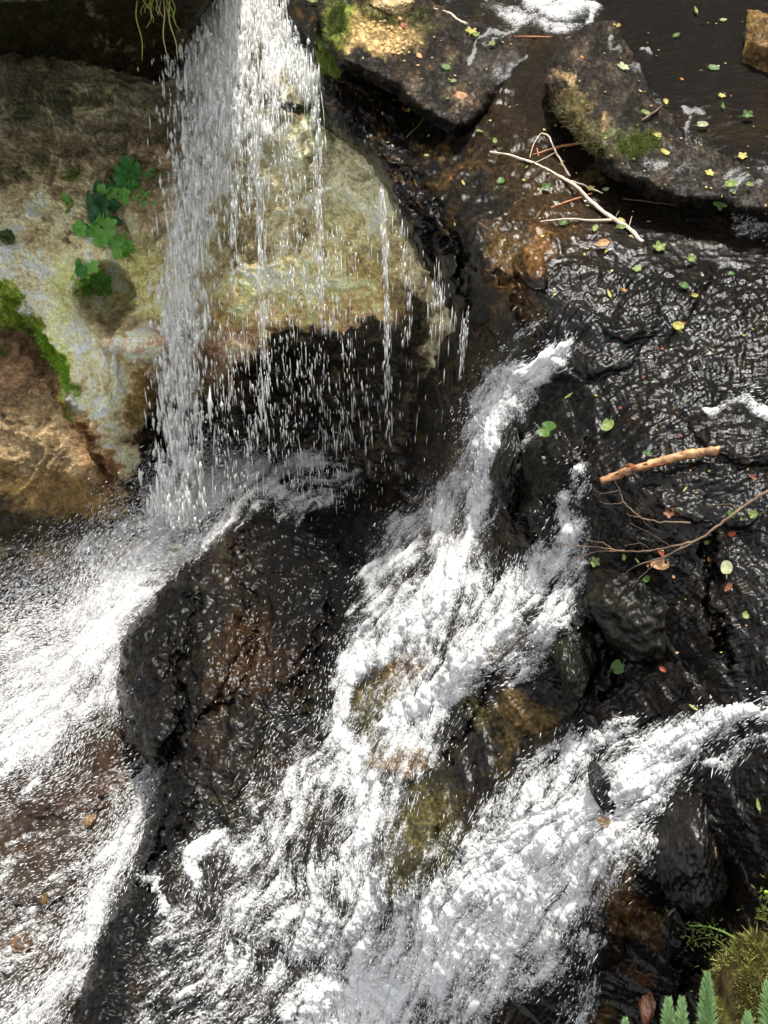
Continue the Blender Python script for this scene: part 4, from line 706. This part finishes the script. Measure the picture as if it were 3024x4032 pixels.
# little flecks: bud scales and tiny leaves
def flecks(w_, poly, n, cols, s0, group, lab, kinds=('oval', 'heart', 'lance'), cat='leaf', name='leaf'):
    P0 = np.array(poly); k = 0
    while k < n:
        u = rng.uniform(P0[:, 0].min(), P0[:, 0].max()); v = rng.uniform(P0[:, 1].min(), P0[:, 1].max())
        if sdf(poly, np.array([u]), np.array([v]))[0] < 0 or not (5 < u < 3019): continue
        if w_ == 'A' and (sdf(SL1, np.array([u]), np.array([v]))[0] > -40 or sdf(SL2, np.array([u]), np.array([v]))[0] > -40): continue
        p, nn_ = near(w_, u, v); t = np.dot(p-np.array([0, 0, CAMZ]), [0, ct, -st]); nn_ = nn_*.6+np.array([0, -.2, .6])
        c = cols[rng.integers(len(cols))]; o = bpy.data.objects.new(name, lmesh(kinds[rng.integers(len(kinds))], c, 1)); C.objects.link(o)
        put(o, p+nn_*.007, frame(nn_, rng.uniform(0, 6.28)), rng.uniform(.45, 1.3)*s0*t/FPX); tag(o, lab, cat, group); k += 1
flecks('A', [(1250,300),(1500,330),(1800,540),(2100,350),(2250,620),(2700,900),(2400,1150),(2000,1200),(1800,1000),(1500,600)], 60, [YEL, LGR, (196,206,110)], 7.0, 'tiny leaves scattered on the wet brown ledge', 'tiny yellow green leaf scattered on the wet brown ledge')
flecks('1', SL1, 36, [YEL, TANL, LGR], 6.0, 'tiny leaves scattered on the flat slab', 'tiny pale leaf scattered on the flat tan and grey slab')
flecks('1', [(1400,90),(1540,80),(1620,170),(1590,250),(1500,210)], 75, [(224,186,130), (206,170,112)], 7.0, 'tan leaf scraps on the flat slab', 'dry tan scrap lying on the gritty part of the slab', ('lobed', 'oval'), 'scrap', 'dry_scrap')
flecks('2', SL2, 52, [YEL, LGR, TANL], 6.0, 'tiny leaves scattered on the long dark slab', 'tiny yellow leaf scattered on the long dark slab')
flecks('A', [(2450,100),(2950,50),(3019,700),(2800,620),(2560,300)], 16, [LGR, PALE, TANL], 6.0, 'tiny leaves floating on the still pool', 'tiny pale leaf floating on the still dark pool')
flecks('A', [(2200,1250),(3019,1050),(3019,2600),(2500,2600),(2400,1700)], 44, [LGR, YEL, RED, TANL], 6.5, 'tiny leaves on the rippled slope', 'tiny leaf washed onto the rippled dark slope')

# ------------------------------------------------------------------ sticks and branches
def tube(P_, r_, seg=8, wob=0., seed=0):
    P_ = np.asarray(P_, float); n = len(P_); r_ = np.asarray(r_, float); T = np.gradient(P_, axis=0); T /= np.linalg.norm(T, axis=1)[:, None]
    a = np.cross(T, [0, .3, 1.]); a /= np.linalg.norm(a, axis=1)[:, None]; b = np.cross(T, a); th = np.arange(seg)*2*np.pi/seg
    R_ = r_[:, None]*(1+wob*np.array([[noise3(k*.6+seed, j*.9, 0.5) for j in range(seg)] for k in range(n)]).reshape(n, seg)) if wob else np.repeat(r_[:, None], seg, 1)
    V_ = P_[:, None]+R_[..., None]*(a[:, None]*np.cos(th)[None, :, None]+b[:, None]*np.sin(th)[None, :, None]); V_ = V_.reshape(-1, 3); F = []
    for k in range(n-1):
        for j in range(seg): q = (j+1) % seg; F.append((k*seg+j, k*seg+q, (k+1)*seg+q, (k+1)*seg+j))
    V_ = np.vstack([V_, P_[0], P_[-1]]); m = len(V_)
    for j in range(seg): q = (j+1) % seg; F.append((m-2, q, j, j)); F.append((m-1, (n-1)*seg+j, (n-1)*seg+q, (n-1)*seg+q))
    T4 = [f for f in F if f[2] != f[3]]; T3 = [f[:3] for f in F if f[2] == f[3]]
    return V_, np.array([(f[0], f[1], f[2]) for f in T4]+[(f[0], f[2], f[3]) for f in T4]+T3)
def path(w_, pts, lift, sub=6, jit=.0, smooth=True):
    a = np.array(pts, float); q = []
    for i in range(len(a)-1):
        p0 = a[max(i-1, 0)]; p1 = a[i]; p2 = a[i+1]; p3 = a[min(i+2, len(a)-1)]
        for k in range(sub):
            x = k/sub; q.append(.5*((2*p1)+(-p0+p2)*x+(2*p0-5*p1+4*p2-p3)*x*x+(-p0+3*p1-3*p2+p3)*x**3))
    q.append(a[-1]); q = np.array(q); n = len(q)
    z = []; 
    for (u, v) in q: z.append(near(w_, u, v)[0])
    z = np.array(z); t = (z-np.array([0, 0, CAMZ]))@np.array([0, ct, -st]); k = max(3, n//5)*2+1
    tp = np.pad(t, k//2, mode='edge'); ts = np.convolve(tp, np.ones(k)/k, 'valid')
    ts = np.minimum(ts, ts+0)-0; off = max(0., float(np.max(ts-t)))*.35
    l = np.interp(np.linspace(0, 1, n), np.linspace(0, 1, len(lift)), lift)
    return pos(q[:, 0], q[:, 1], ts-off-l)+rng.normal(size=(n, 3))*jit, ts
def branch(name, w_, main, r, sides, mat, label, cat, lift=(.03, .03), jit=.001, grp=None):
    P_, ts = path(w_, main, lift, jit=jit); rr_ = np.interp(np.linspace(0, 1, len(P_)), [0, 1], r)*ts/FPX
    V_, F_ = tube(P_, rr_, 12, .45, 3); o = tag(build(name, V_, F_, mat), label, cat, grp)
    for sp, r0, r1 in sides:
        P_, ts = path(w_, sp, lift, jit=jit); V_, F_ = tube(P_, np.linspace(r0, r1, len(P_))*ts/FPX, 6); build('twig', V_, F_, mat, parent=o)
    return o
M_PALE = plain_mat('bleached_twig', tuple(srgb(214,194,172)), .7, .3, .25, 0, 60.); M_TWIG = plain_mat('brown_twig', tuple(srgb(112,92,74)), .7, .3, .5, 0, 12.); M_REDT = plain_mat('red_twig', tuple(srgb(170,116,84)), .6, .3, .35, 0, 40.)
M_WOOD = plain_mat('peeled_wood', tuple(srgb(176,132,92)), .5, .4, .6, 0, 22.); M_DKT = plain_mat('dark_twig', tuple(srgb(70,50,38)), .6, .3, .3)
branch('branch', 'A', [(2530,955),(2480,903),(2400,850),(2330,795),(2270,735),(2200,692),(2120,650),(2010,612),(1930,597)], (8.5, 3.5), [([(2262,725),(2215,645),(2180,580),(2160,537),(2130,524)], 5, 2.5), ([(2410,866),(2330,868),(2230,862),(2125,872)], 6, 2.2), ([(2250,712),(2320,738),(2372,762)], 4, 2), ([(2130,525),(2105,560),(2085,620)], 2, 1.2), ([(2185,600),(2150,620),(2110,640)], 2, 1.2), ([(2425,855),(2438,830)], 2, 1), ([(2475,895),(2490,850)], 2, 1)], M_PALE, 'bare bleached forked branch lying across the wet brown ledge', 'branch', (.015, .06))
branch('twig', 'A', [(2095,612),(2190,582),(2250,570),(2305,556)], (4, 6), [([(2115,585),(2130,650)], 3, 2)], M_REDT, 'reddish twig crossing under the tip of the bleached branch', 'twig', (.02, .02))
branch('twig', 'A', [(2120,838),(2230,795),(2330,762)], (4, 3), [], M_REDT, 'straw coloured stalk in the water under the bleached branch', 'twig', (.012, .012))
branch('twig', 'A', [(2450,782),(2560,795),(2690,812)], (3.5, 2.5), [], M_DKT, 'dark twig floating left of the wet lip of the pool', 'twig', (.012, .012))
branch('twig', '1', [(1708,34),(1770,52),(1800,75),(1838,95)], (4, 5), [], M_PALE, 'grey stick at the back of the flat slab', 'twig', (.02, .02))
branch('twig', '2', [(2530,472),(2570,445),(2605,418)], (4.5, 3), [], M_TWIG, 'short stick leaning on the long dark slab', 'twig', (.04, .04))
branch('twig', 'A', [(1940,148),(2100,145),(2290,150)], (3.5, 3), [], M_REDT, 'thin brown twig at the foot of the upper foam', 'twig', (.02, .02))
branch('twig', 'A', [(1600,540),(1650,490),(1690,430),(1700,415)], (1.8, 1.2), [], plain_mat('green_stem', tuple(srgb(120,140,60)), .5, .4, .2, .2), 'thin green stem leaning in the cleft below the slab', 'stem', (.03, .16))
log = branch('log', 'A', [(2372,1892),(2440,1868),(2480,1852),(2560,1828),(2620,1812),(2720,1788),(2780,1780),(2832,1773)], (15, 18), [], M_WOOD, 'short thick peeled stick with a knot lying in the rippled water', 'stick', (.05, .05), .0012)
P_, ts = path('A', [(2465,1838),(2480,1832),(2500,1850)], (.07, .07)); V_, F_ = tube(P_, np.linspace(5, 13, len(P_))*ts/FPX, 8, .4, 5); build('knot', V_, F_, plain_mat('knot_bark', tuple(srgb(110,66,38)), .8, .2, .4), parent=log)
for pth, rr_ in [([(2380,1884),(2470,1852),(2560,1822)], (3, 7)), ([(2600,1808),(2680,1790),(2750,1776)], (8, 2)), ([(2520,1848),(2600,1830),(2640,1820)], (2, 6))]:
    P_, ts = path('A', pth, (.058, .058)); V_, F_ = tube(P_, np.interp(np.linspace(0, 1, len(P_)), [0, .5, 1], [rr_[0], max(rr_), rr_[1]])*.75*ts/FPX, 6, .6, 8); build('bark_strip', V_, F_, bpy.data.materials['knot_bark'], parent=log)
branch('long_branch', 'A', [(3090,1895),(2990,1955),(2900,2015),(2810,2085),(2740,2130),(2640,2152),(2560,2168),(2450,2170),(2330,2152),(2150,2140)], (7, 1.4),
 [([(2740,2130),(2620,2190),(2500,2232),(2430,2290),(2390,2340),(2358,2372)], 4, 1.5), ([(2460,2170),(2350,2172),(2280,2200),(2200,2240)], 3, 1.3), ([(2690,2150),(2580,2222),(2530,2265),(2490,2312)], 3, 1.3), ([(2720,2058),(2600,2055),(2530,2040),(2490,2010),(2455,1975),(2440,1930),(2415,1885)], 4, 1.5), ([(2455,1978),(2400,1985),(2360,1975)], 1.6, 1), ([(2440,1930),(2400,1940),(2360,1942)], 1.6, 1), ([(2530,2040),(2480,2030),(2470,2022)], 3, 2),
  ([(2600,2095),(2540,2060),(2510,2000)], 1.5, 1), ([(2640,2150),(2560,2100),(2480,2060)], 1.5, 1), ([(2420,2170),(2380,2140),(2330,2130),(2290,2115)], 2, 1), ([(2350,2150),(2360,2100)], 1.5, 1), ([(2560,2166),(2520,2140),(2460,2150)], 1.6, 1), ([(2410,2300),(2415,2350),(2400,2380)], 1.6, 1), ([(2300,2150),(2260,2165),(2200,2190)], 1.6, 1), ([(2900,2015),(2880,1985),(2790,1990)], 2, 1)],
 M_TWIG, 'long thin branch with many fine bare twigs reaching in from the right edge', 'branch', (.03, .10), .0012)
branch('twig', 'A', [(2196,3990),(2260,3960),(2335,3932)], (4, 3), [], M_DKT, 'dark stick in the shallow water at the bottom edge', 'twig', (.03, .03))
branch('twig', 'A', [(2630,3605),(2650,3585),(2668,3562)], (3.5, 3), [], M_TWIG, 'short brown straw between the black boulders', 'twig', (.03, .03))
tag(boulder('1', 1812, 368, 26, 10, .035, srgb(170,126,92), srgb(190,146,112), .6, 'flat tan stone chip lying on the lower end of the flat slab', 61, name='stone', sink=-.2), None, 'stone')

# ------------------------------------------------------------------ plants on the cliff
def plant(w_, name, label, leaves, stems, col, cat='plant', off=.06, grp=None):
    p0, n0 = near(w_, *stems[0][0]); root = bpy.data.objects.new(name, None); C.objects.link(root); root.location = p0; root.empty_display_size = .05; tag(root, label, cat, grp)
    bpy.context.view_layer.update(); inv = Matrix.Translation(-Vector(p0))
    for s_ in stems:
        P_, ts = path(w_, s_, (.01, off)); V_, F_ = tube(P_-p0, np.linspace(3, 1.6, len(P_))*ts/FPX, 6); build('stem', V_, F_, lcol(col), parent=root)
    for i, (u, v, s, kd, rot, cc) in enumerate(leaves):
        p, n = near(w_, u, v); t = np.dot(p-np.array([0, 0, CAMZ]), [0, ct, -st]); n = np.array([-.05+rng.normal()*.25, -.75, .62+rng.normal()*.25]); n /= np.linalg.norm(n)
        x = np.array([1., 0, 0])-n*n[0]; x /= np.linalg.norm(x); y = np.cross(n, x); c, q = math.cos(R(rot)), math.sin(R(rot))
        Rm = np.stack([x*c+y*q, -x*q+y*c, n], 1); o = bpy.data.objects.new('leaf', lmesh(kd, cc, i)); C.objects.link(o); o.parent = root
        p = pos(np.array([u*1.]), np.array([v*1.]), np.array([t-off*rng.uniform(.7, 1.5)]))[0]
        M = np.eye(4); M[:3, :3] = Rm*(1.35*s*t/FPX); M[:3, 3] = p-p0; o.matrix_local = Matrix(M.tolist())
G1_, G2_, G3_ = (62,122,48), (110,168,70), (52,98,56)
rl = lambda L: L
plant('B', 'leafy_plant', 'dark green broad leaved plant high on the cliff left of the fall', [(500,640,26,'lobed',180,G1_),(480,680,28,'lobed',160,G1_),(520,690,28,'lobed',200,G1_),(475,715,26,'lobed',170,G1_),(515,730,26,'lobed',190,G1_),(535,665,22,'heart',200,G1_),(490,760,20,'lobed',180,G2_),(500,790,16,'heart',190,G2_),(480,770,14,'heart',160,G2_),(530,720,16,'heart',220,G1_)], [[(505,615),(500,680),(495,780)], [(500,680),(535,665)]], G1_)
plant('B', 'shrub_sprig', 'hanging sprig of smooth dark oval leaves in the middle of the pale cliff', [(385,742,24,'oval',170,G3_),(420,748,24,'oval',240,G3_),(380,790,26,'oval',165,G3_),(405,820,32,'oval',180,G3_),(450,812,30,'oval',260,G3_),(355,800,20,'oval',180,G3_),(365,845,28,'oval',170,G3_),(415,855,26,'oval',190,G3_),(350,765,12,'oval',180,G3_),(440,725,10,'oval',200,G3_),(460,870,20,'oval',240,G3_)], [[(383,708),(400,770),(430,850),(445,895)], [(360,765),(375,820),(370,860)]], G3_)
plant('B', 'leafy_plant', 'light green lobed plant hanging under the dark sprig on the cliff', [(320,905,26,'lobed',180,G2_),(345,900,26,'lobed',160,G2_),(370,912,26,'lobed',200,G2_),(390,860,24,'heart',180,G2_),(430,885,28,'lobed',190,G2_),(425,930,30,'lobed',180,G2_),(310,890,20,'heart',150,G2_),(385,950,16,'lobed',180,G2_),(440,760,24,'lobed',190,G2_),(400,745,18,'heart',180,G2_),(405,950,18,'heart',180,G2_)], [[(420,800),(400,860),(340,905)], [(420,800),(430,880),(428,945)]], G2_)
plant('B', 'leafy_plant', 'small lobed green plant nearest the fall above the planted hollow', [(455,965,22,'lobed',170,G2_),(475,950,22,'heart',190,G2_),(480,980,18,'lobed',180,G2_),(505,970,22,'lobed',220,G2_),(465,1000,18,'heart',180,G2_),(500,1000,16,'lobed',200,G2_),(520,985,14,'lobed',230,G2_),(490,935,14,'heart',180,G2_)], [[(480,930),(470,970),(465,1005)], [(480,930),(505,975)]], G2_)
plant('B', 'leafy_plant', 'green leafy plant growing in the dark hollow of the cliff', [(365,1050,26,'lobed',190,G2_),(390,1065,20,'heart',200,G2_),(320,1060,20,'heart',150,G1_),(340,1080,20,'lobed',170,G2_),(395,1080,20,'lobed',210,G2_),(350,1110,20,'heart',180,G2_),(370,1100,18,'heart',190,G2_),(285,1095,12,'lance',150,G2_),(345,1140,14,'heart',180,G2_),(310,1030,12,'heart',150,G1_),(340,1100,18,'heart',170,G2_),(360,1130,16,'heart',200,G2_),(385,1120,14,'heart',190,G2_)], [[(350,1170),(350,1110),(365,1060)], [(345,1130),(320,1070)], [(350,1130),(392,1075)]], G2_)
sm = [(rng.uniform(385,440), rng.uniform(1090,1165), rng.uniform(4, 8), 'heart', rng.uniform(0, 360), G2_ if rng.random() < .6 else (110,150,60)) for k in range(60)]
plant('B', 'clover_clump', 'clump of tiny round leaves at the right of the cliff hollow', sm, [[(415,1175),(410,1140),(420,1100)]], G2_, off=.05)
sm = [(rng.uniform(300,360), rng.uniform(1110,1165), rng.uniform(4, 8), 'heart', rng.uniform(0, 360), (120,150,60)) for k in range(36)]
plant('B', 'clover_clump', 'clump of tiny yellow green leaves at the lower left of the hollow', sm, [[(330,1175),(330,1140),(325,1115)]], G2_, off=.05)
plant('B', 'seedling', 'little seedlings with small light leaves beside the falling water', [(530,722,9,'heart',0,G2_),(515,718,8,'heart',90,G2_),(560,755,9,'heart',180,G2_),(575,770,8,'heart',30,G2_),(585,760,7,'heart',300,G2_),(535,780,8,'heart',40,G2_),(570,800,8,'heart',180,G2_),(612,803,7,'heart',40,G2_),(545,770,6,'heart',120,G2_),(590,690,9,'heart',20,G1_),(600,675,9,'heart',80,G1_),(570,690,8,'heart',150,G1_),(630,690,7,'heart',10,G2_)], [[(560,820),(560,780),(570,760)], [(590,710),(592,680)]], G2_)
plant('B', 'moss_sprig', 'tuft of small green leaves at the left edge of the pale cliff', [(rng.uniform(-20,55), rng.uniform(910,955), rng.uniform(5,9), 'heart', rng.uniform(0,360), (62,84,34)) for k in range(50)], [[(0,915),(20,930),(30,940)]], G1_)
plant('B', 'seedling', 'tiny green seedling left of the hanging sprig', [(252,772,10,'heart',0,G2_),(265,785,9,'heart',90,G2_),(250,760,8,'lance',20,G2_),(278,800,8,'heart',200,(110,150,40))], [[(262,800),(258,775)]], G2_)
# hanging grass at the top
M_GR = lcol((146,164,70))
def hang(u0, v0, L, dx, label):
    P_ = np.array([[u0+dx*(k/12)**1.5+6*math.sin(k*.8+u0), v0+L*k/12] for k in range(13)]); p = pos(P_[:, 0], P_[:, 1], np.full(13, 7.0)); V_, F_ = tube(p, np.linspace(4, 1.2, 13)*7/FPX, 5)
    return V_, F_
root = bpy.data.objects.new('grass_tuft', None); C.objects.link(root); root.location = pos(np.array([600.]), np.array([-40.]), np.array([7.0]))[0]; tag(root, 'tuft of long grass hanging over the dark overhang at the top', 'grass')
for (u0, L, dx) in [(535,240,30),(560,70,40),(575,60,-20),(590,90,10),(600,60,30),(610,110,-30),(620,80,25),(640,280,20),(650,120,60),(660,230,40),(628,60,-10),(645,70,30),(600,50,-30),(655,60,10),(590,40,10),(675,90,20)]:
    V_, F_ = hang(u0, -45, L+45, dx, ''); build('blade', V_-np.array(root.location), F_, lcol((176,166,110)) if u0 % 4 == 0 else M_GR, parent=root)
# ------------------------------------------------------------------ moss: countless tiny blades
def moss(w_, poly, n, l, w, cols, label, lean=(0, -.2, .3), edge=14):
    Pg, Ug, Vg, Ng = GR[w_]; d = sdf(poly, Ug+fb2(Ug, Vg, 60, 4, 171)*30, Vg+fb2(Ug, Vg, 60, 4, 173)*30)
    idx = np.flatnonzero((d > 0).ravel()); pr = sstep(0, edge, d.ravel()[idx])*np.clip(.5+fb2(Ug, Vg, 30, 3, 175).ravel()[idx]*1.4, .03, 2); pr /= pr.sum()
    k = rng.choice(idx, n, p=pr); j, i = np.unravel_index(k, Ug.shape); p = Pg[j, i]+rng.normal(size=(n, 3))*.006; nn_ = Ng[j, i]
    d_ = nn_+np.array(lean)+rng.normal(size=(n, 3))*.55; d_ /= np.linalg.norm(d_, axis=1)[:, None]; a = np.cross(d_, rng.normal(size=(n, 3))); a /= np.linalg.norm(a, axis=1)[:, None]
    L_ = l*rng.lognormal(0, .4, n)[:, None]; V_ = np.stack([p-a*w, p+a*w, p+d_*L_*.6+a*w*.7, p+d_*L_], 1).reshape(-1, 3); b_ = np.arange(n)[:, None]*4
    F_ = np.concatenate([b_+np.array([0, 1, 2]), b_+np.array([0, 2, 3])]); cc = np.array([srgb(*c) for c in cols])[rng.integers(len(cols), size=n)]*rng.uniform(.6, 1.4, n)[:, None]
    return tag(build('moss', V_, F_, M_MOSS, {'col': np.repeat(cc, 4, 0)}, smooth=False), label, None, None, 'stuff')
m, t_, b_ = newmat('moss_blades'); a_ = N(t_, 'ShaderNodeAttribute', attribute_name='col'); t_.links.new(a_.outputs['Color'], b_.inputs['Base Color']); b_.inputs['Roughness'].default_value = .7; M_MOSS = m
moss('B', [(-60,1070),(0,1085),(90,1180),(160,1290),(235,1395),(190,1410),(120,1340),(60,1290),(-60,1230)], 5000, .014, .0018, [(96,120,30),(120,146,36),(80,96,34)], 'strip of yellow green moss along the cliff foot')
moss('B', [(150,1290),(235,1385),(300,1520),(330,1610),(250,1500),(150,1350)], 5000, .022, .0022, [(130,170,40),(110,150,34)], 'bright green moss trickling down the rock joint')
moss('B', [(-40,1340),(30,1360),(20,1410),(-40,1420)], 1200, .02, .002, [(80,110,30)], 'small moss patch at the left edge')
for pl in ([(262,660),(330,655),(330,720),(265,720)], [(260,780),(300,800),(290,860),(250,830)], [(270,1640),(300,1640),(290,1665),(260,1660)]): moss('B', pl, 500, .014, .0018, [(90,120,30),(110,140,40)], 'small moss patch on the cliff')
moss('A', [(1250,180),(1350,170),(1370,260),(1330,330),(1260,300)], 3600, .026, .0022, [(110,140,44),(90,116,40),(140,146,70)], 'bright moss cushion on the rock beside the fall')
moss('1', [(1290,20),(1370,30),(1350,140),(1300,150)], 2600, .020, .002, [(80,92,34),(96,110,40)], 'olive moss on the corner of the flat slab')
moss('1', [(1400,30),(1700,40),(1750,90),(1550,110),(1420,90)], 2600, .010, .0016, [(90,88,44),(76,76,38)], 'thin moss on the back of the flat slab')
moss('2', [(2200,380),(2300,500),(2400,600),(2340,580),(2240,480),(2190,400)], 3000, .022, .0018, [(90,80,46),(76,76,40),(110,100,60)], 'brown moss fringe on the side of the long slab')
moss('2', [(2430,540),(2560,520),(2600,580),(2480,640),(2420,600)], 2600, .014, .0018, [(86,96,40),(110,120,50)], 'green moss in the notch of the long slab')
# ------------------------------------------------------------------ mossy bank bottom right
bank = boulder('A', 3110, 4265, 270, 310, .42, srgb(60,52,30), srgb(84,80,40), .1, 'rounded bank covered in yellow green moss in the bottom right corner', 71, 15, sink=.2, name='mossy_bank', cuts=3)
me = bank.data; nv = len(me.vertices); co = np.empty(nv*3); me.vertices.foreach_get('co', co); co = co.reshape(-1, 3); no = np.empty(nv*3, np.float32); me.vertices.foreach_get('normal', no); no = no.reshape(-1, 3)
k = rng.choice(nv, 110000, p=None); ok = (no[k]@np.array([0, -.6, .8])) > -.1; k = k[ok]; n = len(k); p = co[k]+rng.normal(size=(n, 3))*.008
dn = noise3(p[:, 0]*9, p[:, 1]*9, p[:, 2]*9); keep = dn > -.28; p = p[keep]; k = k[keep]; dn = dn[keep]; n = len(p)
d_ = no[k]*.9+np.array([-.1, -.2, .5])+rng.normal(size=(n, 3))*.5; d_ /= np.linalg.norm(d_, axis=1)[:, None]; a = np.cross(d_, rng.normal(size=(n, 3))); a /= np.linalg.norm(a, axis=1)[:, None]
L_ = (.012*rng.lognormal(0, .4, n)*(1+dn))[:, None]; V_ = np.stack([p-a*.0014, p+a*.0014, p+d_*L_*.6+a*.0012, p+d_*L_], 1).reshape(-1, 3); b_ = np.arange(n)[:, None]*4
cc = np.array([srgb(*c) for c in [(124,124,54),(104,108,42),(80,86,36),(150,142,76)]])[rng.integers(4, size=n)]*rng.uniform(.6, 1.3, n)[:, None]
mo = build('moss', V_, np.concatenate([b_+np.array([0, 1, 2]), b_+np.array([0, 2, 3])]), M_MOSS, {'col': np.repeat(cc, 4, 0)}, smooth=False); mo['kind'] = 'stuff'; mo.parent = bank
# creeping herb
sm = [(rng.normal(2770, 55), rng.normal(3670, 40), rng.uniform(4, 8), 'lance', rng.uniform(0, 360), (120,136,70)) for k in range(90)]
plant('A', 'creeping_herb', 'wispy creeping herb with tiny leaves over the black rock above the moss', sm, [[(2900,3760),(2820,3700),(2740,3660),(2690,3650)], [(2830,3700),(2750,3630)], [(2800,3690),(2740,3700),(2700,3730)]], (110,126,60), off=.10)
sm = [(rng.normal(2880, 60), rng.normal(3800, 50), rng.uniform(4, 8), 'lance', rng.uniform(0, 360), (120,136,60)) for k in range(90)]
plant('A', 'creeping_herb', 'wispy herb hanging at the upper edge of the mossy bank', sm, [[(2960,3860),(2880,3810),(2820,3790)], [(2960,3860),(2900,3760)]], (110,126,60), off=.12)
sm = [(rng.normal(3005, 16), rng.normal(3600, 50), rng.uniform(5, 9), 'lance', rng.uniform(0, 360), (110,120,50)) for k in range(50)]
plant('A', 'creeping_herb', 'brownish herb tuft at the right edge above the bank', sm, [[(3040,3680),(3010,3600),(3000,3560)]], (110,100,50), off=.12)
def spruce(u, v0, v1, lab, wide=30, t=3.3, lean=0):
    n = 26; q = np.array([[u+lean*(k/n)**1.3, v0+(v1-v0)*k/n] for k in range(n+1)]); P_ = pos(q[:, 0], q[:, 1], np.full(n+1, t)-np.linspace(.1, 0, n+1)); s = t/FPX
    V_, F_ = tube(P_-P_[0], np.linspace(5, 3, n+1)*s, 6); root = bpy.data.objects.new('spruce_sprig', None); C.objects.link(root); root.location = P_[0]; tag(root, lab, 'sprig', 'spruce tips rising at the bottom edge'); build('stem', V_, F_, lcol((190,170,90)), parent=root)
    m_ = int(abs(v1-v0)*4.2); fr = rng.random(m_); base = np.stack([np.interp(fr, np.linspace(0, 1, n+1), P_[:, c]) for c in range(3)], 1)-P_[0]; T = P_[-1]-P_[0]; T /= np.linalg.norm(T)
    X = np.array([1., 0, 0]); Y = np.cross(T, X); ang = rng.uniform(0, 2*np.pi, m_); out = X*np.cos(ang)[:, None]+Y*np.sin(ang)[:, None]
    up = .75+fr**4*1.8; d_ = out+T*up[:, None]+rng.normal(size=(m_, 3))*.08; d_ /= np.linalg.norm(d_, axis=1)[:, None]; L_ = (wide*1.5*s*np.clip(1.15-fr**6*.5, .4, 1.2)*rng.uniform(.8, 1.15, m_))[:, None]
    a = np.cross(d_, rng.normal(size=(m_, 3))); a /= np.linalg.norm(a, axis=1)[:, None]; w = 1.5*s
    V_ = np.stack([base-a*w*.6, base+a*w*.6, base+d_*L_*.7+a*w, base+d_*L_*.7-a*w, base+d_*L_], 1).reshape(-1, 3); b_ = np.arange(m_)[:, None]*5
    F_ = np.concatenate([b_+np.array([0, 1, 2]), b_+np.array([0, 2, 3]), b_+np.array([3, 2, 4])]); nd = build('needles', V_, F_, lcol((134,166,112), .2), smooth=False, parent=root)
spruce(2632, 4300, 3950, 'upright spruce tip second from the left, its top beside a twin'); spruce(2682, 4300, 3943, 'spruce tip close to the right of its twin', 28, 3.25, 4); spruce(2790, 4350, 3850, 'tallest spruce tip standing in front of the moss', 34, 3.25, -6)
spruce(2462, 4300, 4022, 'spruce tip just peeping in at the bottom, furthest left', 24, 3.3); spruce(2945, 4300, 4005, 'low spruce tip in front of the mossy bank', 30, 3.2); spruce(3035, 4150, 3880, 'spruce tip cut by the right edge over the moss', 30, 3.2, -10)
MG = lcol((140,176,90), .15); root = branch('seed_stalk', 'A', [(3060,3820),(2990,3765),(2920,3712),(2850,3670),(2780,3648),(2715,3645)], (4.5, 2), [([(2760,3646),(2735,3630)], 1.6, 1), ([(2800,3650),(2780,3625)], 1.6, 1)], MG, 'long green seed stalk arching left over the black rocks', 'stalk', (.2, .14), .0)
for (u, v, lab, e) in [(3017, 3514, 'round green flower bud at the right edge, the upper of two', (3052, 3590)), (2994, 3690, 'round green flower bud on a stalk, the lower of two', (3048, 3750))]:
    p = pos(np.array([u*1., (u+e[0])/2-3, e[0]]), np.array([v*1., (v+e[1])/2-2, e[1]]), np.array([3.7, 3.7, 3.72])); V_, F_ = tube(p, np.array([3, 3, 3])*3.7/FPX, 6); o = tag(build('flower_bud', V_, F_, MG), lab, 'bud')
    X = ICO_V*np.array([9, 9, 9])*3.7/FPX*(1+.08*fbm(ICO_V[:, 0]*3, ICO_V[:, 1]*3, ICO_V[:, 2]*3, 2))[:, None]+p[0]; build('bud_head', X, ICO_F, lcol((170,200,70), .15), parent=o)
